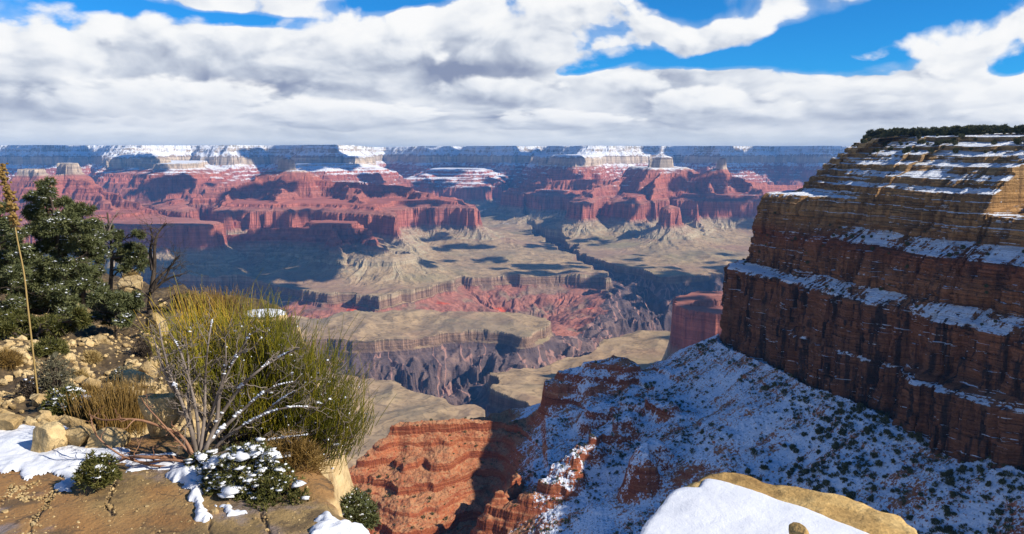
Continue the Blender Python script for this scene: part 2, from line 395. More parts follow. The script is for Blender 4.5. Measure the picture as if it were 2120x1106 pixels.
    land(2, -545, [(352,7350),(375,7200),(405,7150),(418,7400),(430,8500),(300,8500)], top=60, rise=0.45)
    # central butte with the domed summit
    land(3, -100, [(581,8480),(600,8380),(621,8440),(617,8620),(590,8660)], k=0.8, rise=0.45, top=42)
    land(3, -215, [(556,8420),(600,8240),(645,8300),(655,8600),(600,8800),(550,8750)], k=0.8, top=20)
    land(3, -545, [(438,7500),(470,7250),(520,7300),(600,7250),(612,7050),(650,7350),(700,7200),(760,7000),(800,6800),(830,6700),(838,6950),(830,7400),(860,7700),(890,7800),(960,7700),(1000,7600),(1012,7850),(960,8600),(930,9300),(800,9500),(450,9500)], k=0.9, top=60, rise=0.45)
    # shadowed mesa at the centre
    land(4, -575, [(640,6420),(662,6250),(735,6230),(752,6380),(735,6650),(650,6700)], k=0.92, top=14, soft_=True, rough=0.7)
    land(4, -790, [(740,6000),(775,5720),(825,5690),(880,5850),(820,6300)], k=0.9, top=10, soft_=True)
    land(7, -545, [(200,5950),(340,5850),(440,5900),(468,6020),(470,6250),(400,6600),(150,6700)], k=0.85, top=12)
    # eastern twin-peaked butte
    land(5, -70, [(1360,9950),(1375,9820),(1400,9850),(1407,10050),(1370,10150)], k=0.8, rise=0.45, top=38)
    land(5, -215, [(1320,10000),(1350,9600),(1425,9650),(1455,10000),(1400,11000),(1300,11000)], k=0.8, top=20)
    land(5, -105, [(1481,9600),(1490,9550),(1503,9600),(1500,9680),(1484,9680)], k=0.6, rise=0.6, top=36)
    land(5, -540, [(1180,8900),(1195,8400),(1218,8330),(1240,8600),(1250,9300),(1230,10500),(1190,9800)], k=0.95, top=60, rise=0.45)
    land(5, -545, [(1258,8900),(1272,8480),(1300,8350),(1345,8350),(1362,8700),(1390,9300),(1380,11000),(1270,11000)], k=0.95, top=60, rise=0.45)
    land(5, -560, [(1356,7900),(1366,7680),(1396,7600),(1418,7720),(1424,8000),(1400,8250),(1370,8200)], k=1.0, top=60, rise=0.45)
    land(5, -600, [(1428,8500),(1438,8300),(1448,8350),(1455,9000),(1430,9200)], k=1.0, top=60, rise=0.45)
    land(5, -545, [(1400,9000),(1460,8750),(1560,8700),(1700,9000),(1900,11000),(1300,12000),(1050,11000),(1090,10000),(1200,9700),(1380,9500)], k=0.9, top=60, rise=0.45)
    land(6, -560, [(1380,2850),(1405,2760),(1480,2690),(1620,2700),(1640,3200),(1440,3200),(1398,3050)], k=0.28, rough=1.6, top=8)

    spine(3, [(432,8150,-440),(500,8200,-345),(560,8350,-285),(600,8420,-225),(650,8400,-280),(720,8350,-310),(800,8350,-335),(870,8300,-390),(930,8150,-455)], 1.25)
    spine(3, [(600,8420,-240),(592,7900,-350),(585,7500,-470),(560,7320,-535)], 1.2)
    spine(3, [(720,8350,-310),(742,7800,-400),(765,7300,-500),(800,6950,-535)], 1.2)
    spine(3, [(870,8300,-390),(930,7950,-490),(985,7720,-535)], 1.2)
    spine(3, [(500,8200,-345),(470,7800,-450),(455,7500,-535)], 1.2)
    spine(5, [(1290,10000,-330),(1350,9800,-240),(1385,9900,-190),(1430,9700,-265),(1490,9520,-240),(1545,9600,-310),(1610,9800,-400),(1700,10300,-450)], 1.25)
    spine(5, [(1385,9900,-200),(1360,9200,-350),(1345,8700,-490),(1320,8400,-535)], 1.2)
    spine(5, [(1300,10000,-320),(1235,9500,-430),(1216,8800,-525)], 1.2)
    spine(5, [(1490,9520,-250),(1482,9000,-430),(1455,8750,-535)], 1.2)
    spine(5, [(1545,9600,-310),(1580,9100,-450),(1600,8800,-540)], 1.2)
    spine(5, [(1290,10000,-330),(1180,10200,-345),(1090,10600,-440),(1040,10900,-540)], 1.3)
    spine(2, [(-80,7200,-300),(52,7050,-230),(85,6920,-205),(155,7250,-190),(230,7050,-320),(290,6750,-430),(342,6550,-530)], 1.2)
    spine(2, [(85,6920,-215),(100,6450,-380),(112,6060,-530)], 1.2)
    spine(2, [(155,7250,-200),(215,6700,-390),(240,6250,-530)], 1.2)
    spine(1, [(275,10400,0),(300,9900,-90),(345,9500,-200),(400,9200,-330),(430,8900,-470)], 1.1)
    spine(4, [(430,6520,-770),(540,6420,-700),(640,6380,-615),(690,6330,-572),(745,6330,-590),(766,6270,-655),(795,6080,-725),(835,5850,-800)], 0.95, True)
    spine(4, [(690,6330,-580),(700,6050,-700),(720,5800,-800)], 0.9, True)
    land(6, -535, [(1405,2860),(1440,2800),(1500,2780),(1620,2850),(1560,3100)], k=0.28, rough=1.6, top=6)
    # carve the gorges
    RED = np.zeros(H.shape, np.float32); GOR = np.zeros(H.shape, np.float32)
    rough = 70*ridge2(X, Y, 420, 4, 91, 0.55) + 25*ridge2(X, Y, 90, 2, 95)
    def carve(pts, slope, cliff, bottom, red, amp, z0=-900.0, warp=0.5):
        nonlocal H
        poly = [xy_at(a, b, z0) for a, b in pts]
        Xc = X + (Xw-X)*warp; Yc = Y + (Yw-Y)*warp
        d, run = sdf(Xc, Yc, poly, 3000.0, True, 60.0)
        d = -(d + flut*0.8 + 40*ridge2(X, Y, 420, 3, 93))
        m = d > 0
        dm = d[m]; r_ = run[m] + 30*fbm2(X[m], Y[m], 220, 3, 94)
        gl = ridge2(r_, dm*0.22, 190, 4, 96, 0.6)
        dm = np.maximum(0.01, dm + np.clip(dm/200, 0.06, 1)*(80 if not red else 90)*gl)
        z = z0 - 2 - cliff*np.clip(dm/9, 0, 1)*(0.72) - cliff*0.28*np.clip((dm-28)/6, 0, 1) - slope*np.maximum(dm-9, 0)
        z = z + amp*rough[m]*np.clip((dm-20)/220, 0, 1)
        z = np.maximum(z, bottom + 8*np.clip(rough[m]/40, -1, 1))
        hm = H[m]; low = z < hm; hm[low] = z[low]; H[m] = hm
        t = np.clip((dm-2)/10, 0, 1)
        if red: RED[m] = np.maximum(RED[m], t)
        else: GOR[m] = np.maximum(GOR[m], t)
    # red beds between the central mesa and the brink of the gorge
    carve([(200,590),(330,572),(420,580),(520,580),(600,590),(670,600),(700,606),(760,606),(790,626),(830,606),(880,596),(935,580),(960,572),(1000,572),(1060,570),(1130,572),(1200,574),(1258,572),(1275,585),(1330,625),(1330,680),(1250,705),(1180,690),(1130,672),(1090,656),(950,657),(850,652),(700,662),(620,664),(500,690),(200,700)], 0.27, 62, -1130, True, 0.25)
    # the inner gorge
    carve([(300,760),(420,730),(560,702),(640,698),(690,694),(780,702),(900,692),(1000,682),(1085,690),(1120,668),(1180,640),(1235,602),(1265,580),(1200,545),(1150,520),(1110,492),(1075,462),(1090,452),(1120,470),(1175,496),(1215,522),(1290,552),(1400,572),(1540,552),(1800,560),(1800,690),(1480,684),(1370,692),(1310,697),(1250,716),(1200,736),(1100,760),(1032,774),(1050,810),(1120,855),(1250,900),(1000,960),(985,890),(958,860),(920,852),(860,826),(800,797),(745,786),(600,772),(300,800)], 0.72, 55, -1330, False, 1.0, warp=0.8)
    sl = np.clip((H+897)/40, 0, 1)*np.clip((-690-H)/40, 0, 1)
    H += 0.7*fbm2(X, Y, 26, 2, 99)
    V = np.stack([X, Y, H], -1).reshape(-1, 3)
    F = grid_faces(nr, nc)
    fid = ID.reshape(-1)[F[:, 0]]
    attrs = {'red': RED.ravel(), 'gorge': GOR.ravel()}
    global CAN_X, CAN_PY, CAN_V
    CAN_V = V.reshape(nr, nc, 3); CAN_X = IW/2 + (pxs-IW/2)*1.03; CAN_PY = project(CAN_V)[..., 1]
    return V, F, fid, attrs

def canyon_material():
    m, t, b, geo = material('canyon_strata')
    P = geo.outputs['Position']; N = geo.outputs['True Normal']
    x, y, z = t.sep(P)
    nz = t.sep(N)[2]
    big = t.noise(P, 0.0021, 5, 0.55)
    zz = t.math('ADD', z, t.math('MULTIPLY', t.math('SUBTRACT', big, 0.5), 34.0))
    f = t.lin(zz, -1400.0, 120.0)
    def p(h): return (h+1400.0)/1520.0
    strata = t.ramp(f, [
        (p(-1390), (0.075,0.055,0.060)), (p(-1000), (0.105,0.072,0.070)), (p(-955), (0.13,0.085,0.07)),
        (p(-945), (0.23,0.145,0.095)), (p(-905), (0.27,0.17,0.11)), (p(-896), (0.36,0.27,0.17)), (p(-850), (0.33,0.27,0.17)),
        (p(-790), (0.37,0.30,0.19)), (p(-735), (0.33,0.25,0.17)), (p(-705), (0.33,0.17,0.12)), (p(-690), (0.36,0.12,0.085)),
        (p(-560), (0.37,0.13,0.09)), (p(-535), (0.32,0.14,0.10)), (p(-500), (0.36,0.12,0.08)), (p(-420), (0.34,0.13,0.09)),
        (p(-340), (0.37,0.12,0.08)), (p(-270), (0.38,0.13,0.08)), (p(-215), (0.34,0.13,0.09)), (p(-196), (0.47,0.36,0.26)),
        (p(-95), (0.52,0.42,0.30)), (p(-80), (0.33,0.24,0.17)), (p(0), (0.36,0.28,0.20)), (p(60), (0.42,0.35,0.27)), (p(95), (0.30,0.27,0.20))])
    # bedding: thin level layers; joints and desert varnish run down the faces
    bed = t.noise(t.scalev(P, (0.0012, 0.0012, 0.085)), 1.0, 5, 0.65)
    bed2 = t.noise(t.scalev(P, (0.006, 0.006, 0.32)), 1.0, 3, 0.6)
    joint = t.noise(t.scalev(P, (0.026, 0.026, 0.0022)), 1.0, 4, 0.6)
    steep = t.smooth(nz, 0.80, 0.45)
    lay = t.math('ADD', t.math('MULTIPLY', bed, 0.65), t.math('MULTIPLY', bed2, 0.35))
    lum = t.lin(lay, 0.33, 0.67, 0.58, 1.42)
    col = t.mix(1.0, strata, t.comb(lum, lum, lum), 'MULTIPLY')
    jl = t.lin(joint, 0.3, 0.7, 0.62, 1.28)
    col = t.mix(steep, col, t.mix(1.0, col, t.comb(jl, jl, jl), 'MULTIPLY'))
    # gentle ground: talus and desert scrub
    flat = t.smooth(nz, 0.72, 0.93)
    mott = t.noise(P, 0.011, 6, 0.65)
    platc = t.mix(t.lin(mott, 0.35, 0.65), (0.28,0.19,0.10), (0.46,0.32,0.175))
    wash = t.noise(t.vmath('ADD', t.scalev(P, (0.0055, 0.0055, 0.0)), t.scalev(t.noise(P, 0.004, 4, 0.6, 0, True), (1.5, 1.5, 0.0))), 1.0, 3, 0.6)
    wv = t.smooth(t.math('ABSOLUTE', t.math('SUBTRACT', wash, 0.5)), 0.0, 0.03, 0.62, 1.0)
    platc = t.mix(1.0, platc, t.comb(wv, wv, wv), 'MULTIPLY')
    scr = t.voro(P, 0.045); sv = t.smooth(scr.outputs['Distance'], 0.15, 0.45, 0.72, 1.05)
    platc = t.mix(1.0, platc, t.comb(sv, sv, sv), 'MULTIPLY')
    greenish = t.noise(t.scalev(P, (1, 1, 3)), 0.0016, 3, 0.5)
    platc = t.mix(t.smooth(greenish, 0.52, 0.68, 0.0, 0.55), platc, (0.23,0.215,0.10))
    tint = t.noise(t.scalev(P, (1, 1, 2)), 0.0011, 5, 0.6); platc = t.mix(t.smooth(tint, 0.47, 0.62, 0.0, 0.6), platc, (0.27,0.145,0.10))
    tint2 = t.noise(t.vmath('ADD', P, (9000.0, 4000.0, 0.0)), 0.0014, 5, 0.6); platc = t.mix(t.smooth(tint2, 0.50, 0.64, 0.0, 0.55), platc, (0.19,0.165,0.105))
    low = t.smooth(zz, -640.0, -760.0)
    col = t.mix(t.math('MULTIPLY', t.math('MULTIPLY', flat, low), 0.85), col, platc)
    # red beds below the rim of the platform
    red = t.attr('red').outputs['Fac']
    rn = t.noise(t.scalev(P, (1, 1, 1.6)), 0.0042, 4, 0.55)
    redc = t.mix(t.lin(rn, 0.42, 0.56), (0.27,0.125,0.088), (0.36,0.145,0.098))
    redc = t.mix(t.smooth(rn, 0.60, 0.68, 0.0, 0.9), redc, (0.62,0.10,0.035))
    redc = t.mix(t.smooth(rn, 0.47, 0.37, 0.0, 0.85), redc, (0.26,0.175,0.115))
    below = t.smooth(zz, -945.0, -962.0)
    col = t.mix(t.math('MULTIPLY', red, below), col, t.mix(1.0, redc, t.comb(jl, jl, jl), 'MULTIPLY'))
    # schist of the inner gorge, with pink dykes
    gor = t.math('MULTIPLY', t.attr('gorge').outputs['Fac'], below)
    gn = t.noise(P, 0.009, 6, 0.65, 0.6)
    gc = t.ramp(gn, [(0.3, (0.055,0.04,0.045)), (0.5, (0.12,0.085,0.08)), (0.62, (0.19,0.125,0.105)), (0.72, (0.26,0.17,0.13))])
    dyke = t.noise(t.vmath('ADD', t.scalev(P, (0.011, 0.003, 0.002)), t.scalev(t.noise(P, 0.006, 3, 0.5, 0, True), (0.8, 0.8, 0.8))), 1.0, 2, 0.5)
    dk = t.math('MULTIPLY', t.smooth(t.math('ABSOLUTE', t.math('SUBTRACT', dyke, 0.56)), 0.022, 0.008), 0.75)
    gc = t.mix(dk, gc, (0.40,0.22,0.17))
    col = t.mix(gor, col, gc)
    # snow on the high ledges
    sn = t.noise(P, 0.02, 6, 0.7)
    sn2 = t.noise(P, 0.0016, 4, 0.55)
    hgt = t.lin(zz, -640.0, 60.0, -0.86, 0.06)
    amt = t.math('ADD', t.math('ADD', hgt, t.math('MULTIPLY', t.math('SUBTRACT', nz, 0.62), 1.5)), t.math('MULTIPLY', t.math('SUBTRACT', sn, 0.5), 1.5))
    amt = t.math('ADD', amt, t.math('MULTIPLY', t.math('ADD', t.math('MULTIPLY', t.math('SUBTRACT', sn2, 0.5), 1.1), t.math('MULTIPLY', t.math('SUBTRACT', lay, 0.5), 2.6)), 1.0))
    amt = t.math('ADD', amt, t.lin(y, 7000.0, 12500.0, -0.45, 0.35))
    snow = t.smooth(amt, 0.0, 0.35)
    col = t.mix(t.math('MULTIPLY', snow, 0.92), col, (0.80,0.82,0.85))
    # dark forest on the plateau
    top = t.math('MULTIPLY', t.smooth(z, 70.0, 92.0), t.smooth(nz, 0.8, 0.95))
    col = t.mix(t.math('MULTIPLY', top, 0.75), col, (0.05,0.065,0.05))
    t.put(b.inputs['Base Color'], col)
    h = t.math('ADD', t.math('MULTIPLY', t.noise(P, 0.05, 5, 0.65), 1.0), t.math('MULTIPLY', lay, 1.2))
    h = t.math('ADD', h, t.math('MULTIPLY', joint, 1.0))
    t.put(b.inputs['Normal'], t.bump(t.math('MULTIPLY', h, t.smooth(nz, 0.97, 0.8, 0.12, 1.0)), 0.9, 8.0))
    b.inputs['Specular IOR Level'].default_value = 0.05
    return m

cv, cf, cid, cat_ = canyon()
cmat = canyon_material()
LANDS = {0: ('canyon_floor', 'tan desert platform and dark inner gorge on the canyon floor', 'canyon floor'),
         1: ('canyon_rim', 'far snow-dusted plateau rim along the horizon with layered walls', 'canyon rim'),
         2: ('mesa', 'pink sunlit mesa with two flat caps behind the pinyon tree', 'mesa'),
         3: ('butte', 'large red butte with a pale domed summit in the middle distance', 'butte'),
         4: ('mesa', 'shadowed flat-topped mesa standing on a tan platform at canyon centre', 'mesa'),
         5: ('butte', 'snowy twin-peaked red butte beside the tall near cliff', 'butte'),
         6: ('butte', 'small dark red butte just left of the near cliff', 'butte'),
         7: ('mesa', 'low dark red mesa in shadow behind the bare snag', 'mesa')}
for i, (nm, lb, ct) in LANDS.items():
    f = cf[cid == i]
    if len(f) == 0: continue
    v, f, a = compact(cv, f, cat_)
    tag(link(nm, mesh_np(nm, v, f, cmat, a)), lb, ct, kind='structure')
del cv, cf, cid, cat_

# ------------------------------------------------------------------ the near headland on the right: ledge over ledge
def resample(P, n=None, step=None):
    P = np.asarray(P, float); seg = np.linalg.norm(np.diff(P, axis=0), axis=1); s = np.r_[0, np.cumsum(seg)]
    if step is not None: t = np.concatenate([np.arange(0, s[-1], step), [s[-1]]])
    else: t = np.linspace(0, s[-1], n)
    return np.stack([np.interp(t, s, P[:, k]) for k in range(P.shape[1])], -1), t
def smooth_curve(P, it=3):
    P = np.asarray(P, float)
    for _ in range(it):
        Q = np.empty((2*len(P)-2, P.shape[1])); Q[0::2] = P[:-1]*0.75+P[1:]*0.25; Q[1::2] = P[:-1]*0.25+P[1:]*0.75
        P = np.vstack([P[:1], Q, P[-1:]])
    return P
def at_dist(px, Y, z):
    zc = Y*cos(PITCH) - z*sin(PITCH); return ((px-IW/2)/FPX*zc, Y)
WALL = smooth_curve([tuple(at_dist(a, b, -100)) for a, b in [(3300,215),(2650,300),(2300,362),(2120,410),(1985,452),(1930,462),(1850,490),(1745,540),(1690,552),(1650,585),(1560,640),(1508,676),(1494,700),(1515,735),(1640,800),(1900,880),(2300,960)]], 2)
def wall_levels():
    main = np.array([(-178,-9),(-166,-5),(-150,-3),(-137,-2.4),(-135,1.0),(-131,3),(-118,3.6),(-101,4.2),(-99.6,6),(-96,12),(-91,20),(-89.8,20.6),(-75,21.6),(-66,22.6),(-64.6,24),(-61,31),(-55,40),(-53.6,40.4),
        (-46,41),(-45.6,42.4),(-38,43),(-37.6,44.5),(-31,45),(-30.6,46.2),(-26,46.7),(-25.2,49),(-23,55),(-22.4,55.3),(-18,55.8),(-17.4,58),(-14.6,65),(-14,65.4),(-9.5,66),(-9.0,68),(-7,76),(-6.5,76.4),(-2.5,77),(-1.6,80),(0.8,90),(1.2,90.4),(4,91),(4.6,93),(7,106),(7.3,106.4),(10.5,107),(11.3,112),(12.2,124)], float)
    nose = np.array([(-178,-9),(-166,-6),(-150,-4),(-105,-0.5),(-100.5,0),(-98.6,3),(-97,15),(-95.5,19),(-93,20),(-60,22.5),(-45,25),(-37.5,28),(-35,31),(-33.8,54),(-31.5,59),(-31,62),(-25.5,63),(-25,66.5),(-20.5,67.5),(-20,72),(-15,73),(-14.4,77),(-10,78),(-9.5,82.5),(-5.6,83.5),(-5,89),(-1.5,90),(-1,95.5),(3,96.5),(3.5,102),(7,103.5),(7.4,109),(10.5,111),(11.3,118),(12.2,128)], float)
    return main, nose
def build_cliff():
    main, nose = wall_levels()
    # level rows follow the length of the profile, so that flat ledges and faces both get vertices
    L = np.r_[0, np.cumsum(np.hypot(np.diff(main[:, 0]), np.diff(main[:, 1])))]
    zf = np.interp(np.arange(0, L[-1], 0.42), L, main[:, 0])
    zf = np.unique(np.r_[zf, np.arange(-178, 12, 0.5)]); 
    fine, s1 = resample(WALL, step=0.75)
    far = fine[:, 1] > 745
    keep = np.ones(len(fine), bool); keep[far] = np.arange(far.sum()) % 6 == 0
    keep[fine[:, 1] < 330] &= np.arange((fine[:, 1] < 330).sum()) % 4 == 0
    C = fine[keep]; s = s1[keep]
    T = np.gradient(C, axis=0); k = 25
    ker = np.ones(k)/k
    T = np.stack([np.convolve(np.pad(T[:, j], k//2, mode='edge'), ker, 'valid') for j in range(2)], -1)
    T /= np.linalg.norm(T, axis=1)[:, None]
    N = np.stack([T[:, 1], -T[:, 0]], -1)            # inward
    if np.mean(N[:, 0]) < 0: N = -N
    wn = sstep(C[:, 1], 575, 660)                     # nose weight
    n_, m_ = len(zf), len(C)
    Z = np.repeat(zf[:, None], m_, 1).astype(float); Sg = np.repeat(s[None, :], n_, 0)
    # ledges wander up and down and pinch out
    zj = Z + 1.6*fbm2(Sg, Z*0.2, 70, 3, 301) + 0.5*fbm2(Sg, Z, 11, 2, 303)
    om = np.interp(zj, main[:, 0], main[:, 1]); on = np.interp(zj, nose[:, 0], nose[:, 1])
    lin_ = np.interp(zj, [-178,-101,-64,-26,12.2],[-9,6,28,50,118])
    pin = np.clip(0.5+1.3*fbm2(Sg, Z*1.3, 38, 3, 305), 0, 1)*0.5
    om = om*(1-pin) + lin_*pin
    off = om*(1-wn) + on*wn
    shelf = sstep(np.gradient(off, axis=0)/np.maximum(np.gradient(Z, axis=0), 0.02), 0.55, 1.5)
    # buttresses, joints, beds
    low = sstep(Z, -95, -110)
    px_ = project(np.stack([C[:, 0], C[:, 1], np.full(m_, -120.0)], -1))[:, 0]
    outc = np.clip(1-np.abs(px_-1985)/150, 0, 1)**0.6*(px_ > 1835)
    off = off - outc[None, :]*sstep(Z, -128, -137)*13*(1-wn)
    crev = np.exp(-((px_-1838)/9)**2)
    off = off + crev[None, :]*9*low
    but = ridge2(Sg, Z*0.25, 62, 3, 311)*(3.0+3.6*low) + ridge2(Sg, Z*0.12, 19, 3, 313)*(1.1+1.5*low)
    off = off + but
    zw = Z + 0.9*fbm2(Sg, Z, 45, 2, 321)
    bid = np.floor((zw + 1.6*pn2(zw/5.0, zw*0+0.5, 322) + 0.8*pn2(zw/2.1, zw*0+3.5, 323))/1.5)
    bed = pn2(bid*3.71+0.3, np.floor(Sg/9.0+bid*0.37)*0.61+0.2, 325)
    bed2 = pn2(np.floor(bid/3)*2.37+0.5, Sg/60, 327)
    off = off + (1.3*bed + 1.5*bed2)*(1-0.4*low)
    blk = pn2(np.floor(Sg/3.1+np.floor(Z/7)*0.5)*1.37+0.11, np.floor(Z/7.0)*0.77+0.4, 331)
    blk2 = pn2(np.floor(Sg/8.3+np.floor(Z/13)*0.37)*1.91+0.31, np.floor(Z/13.0)*0.63+0.7, 333)
    off = off + 1.7*blk + 2.1*blk2 + 0.55*fbm3(Sg, off*0, Z, 5.0, 4, 335, 0.6)
    crack = ridge2(Sg + 3*np.floor(Z/17), Z*0.05, 15, 2, 337); off = off + 3.2*sstep(crack, 0.95, 1.3)
    # sunlit corner high on the near side: the wall beyond steps back
    rec = sstep(px_ + 5*fbm2(Sg[0]*0, Sg[0]*0, 9, 1, 1), 1893, 1903)
    off = off + rec[None, :]*sstep(Z + 3*fbm2(Sg, Z, 12, 3, 361), -40, -26)*46
    V = np.stack([C[None, :, 0]+N[None, :, 0]*off, C[None, :, 1]+N[None, :, 1]*off, Z + 0.25*fbm2(Sg, Z, 6, 2, 341)], -1)
    # the plateau on top closes towards the inside
    axis = np.array([430.0, 640.0]); rows = [V]
    for k_, w in enumerate([0.05, 0.12, 0.22, 0.35, 0.5, 0.65, 0.8, 0.92, 1.0]):
        r = V[-1].copy(); r[:, :2] = r[:, :2]*(1-w) + axis*w; r[:, 2] = 12.4 + 1.2*w*10*0.25 + 0.5*fbm2(r[:, 0], r[:, 1], 40, 2, 351); rows.append(r[None])
    V = np.concatenate(rows, 0)
    return V, np.concatenate([shelf, np.ones((9, m_))], 0)
CLIFF_V, SHELF = build_cliff()
def cliff_material():
    m, t, b, geo = material('headland_rock')
    P = geo.outputs['Position']; nz = t.sep(geo.outputs['True Normal'])[2]; x, y, z = t.sep(P)
    big = t.noise(P, 0.02, 4, 0.55)
    zz = t.math('ADD', z, t.math('MULTIPLY', t.math('SUBTRACT', big, 0.5), 16.0))
    def p(h): return (h+180)/200.0
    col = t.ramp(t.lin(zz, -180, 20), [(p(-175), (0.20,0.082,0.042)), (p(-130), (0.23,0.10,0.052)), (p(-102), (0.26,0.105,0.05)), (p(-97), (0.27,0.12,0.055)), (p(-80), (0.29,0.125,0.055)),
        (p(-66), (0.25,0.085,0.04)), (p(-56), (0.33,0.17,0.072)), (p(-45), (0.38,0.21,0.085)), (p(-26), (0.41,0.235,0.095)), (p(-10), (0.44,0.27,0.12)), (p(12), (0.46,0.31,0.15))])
    bed = t.noise(t.scalev(P, (0.018, 0.018, 0.75)), 1.0, 5, 0.65)
    lum = t.lin(bed, 0.32, 0.68, 0.5, 1.5)
    col = t.mix(0.9, col, t.comb(lum, lum, lum), 'MULTIPLY')
    # dark varnish runs down the face, pale scars where blocks fell
    var = t.noise(t.scalev(P, (0.16, 0.16, 0.014)), 1.0, 5, 0.62)
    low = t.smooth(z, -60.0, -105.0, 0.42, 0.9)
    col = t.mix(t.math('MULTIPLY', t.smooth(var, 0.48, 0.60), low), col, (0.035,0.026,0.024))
    scar = t.noise(t.scalev(P, (0.06, 0.06, 0.03)), 1.0, 4, 0.6)
    col = t.mix(t.smooth(scar, 0.58, 0.70, 0, 0.5), col, (0.30,0.165,0.10))
    fine = t.noise(P, 0.9, 5, 0.7)
    fl = t.lin(fine, 0.3, 0.7, 0.55, 1.08)
    col = t.mix(0.8, col, t.comb(fl, fl, fl), 'MULTIPLY')
    sn = t.noise(P, 0.35, 6, 0.72); sn2 = t.noise(P, 0.035, 3, 0.5)
    sf = t.attr('shelf').outputs['Fac']
    thin = t.noise(t.scalev(P, (0.03, 0.03, 0.9)), 1.0, 3, 0.6)
    cover = t.math('MAXIMUM', sf, t.math('MULTIPLY', t.smooth(thin, 0.56, 0.62), 0.92))
    amt = t.math('ADD', t.math('ADD', t.math('MULTIPLY', t.math('SUBTRACT', nz, 0.62), 1.3), t.math('MULTIPLY', t.math('SUBTRACT', cover, 0.85), 1.1)), t.math('MULTIPLY', t.math('SUBTRACT', sn, 0.5), 2.6))
    amt = t.math('ADD', amt, t.math('MULTIPLY', t.math('SUBTRACT', sn2, 0.50), 2.3))
    amt = t.math('ADD', amt, t.lin(z, -160.0, 0.0, -0.05, 0.06))
    col = t.mix(t.math('MULTIPLY', t.smooth(amt, 0.02, 0.16), 0.95), col, (0.78,0.83,0.90))
    t.put(b.inputs['Base Color'], col)
    h = t.math('ADD', t.math('MULTIPLY', bed, 1.2), t.math('ADD', t.noise(P, 0.5, 6, 0.7), t.math('MULTIPLY', var, 0.8)))
    t.put(b.inputs['Normal'], t.bump(h, 1.0, 1.8))
    b.inputs['Specular IOR Level'].default_value = 0.08
    return m
cl_mat = cliff_material()
nr_, nc_ = CLIFF_V.shape[:2]
tag(link('cliff', mesh_np('cliff', CLIFF_V.reshape(-1, 3), grid_faces(nr_, nc_)[:, ::-1], cl_mat, {'shelf': SHELF.ravel()})), 'tall brown layered cliff with snowy ledges and a tree-lined top', 'cliff', kind='structure')

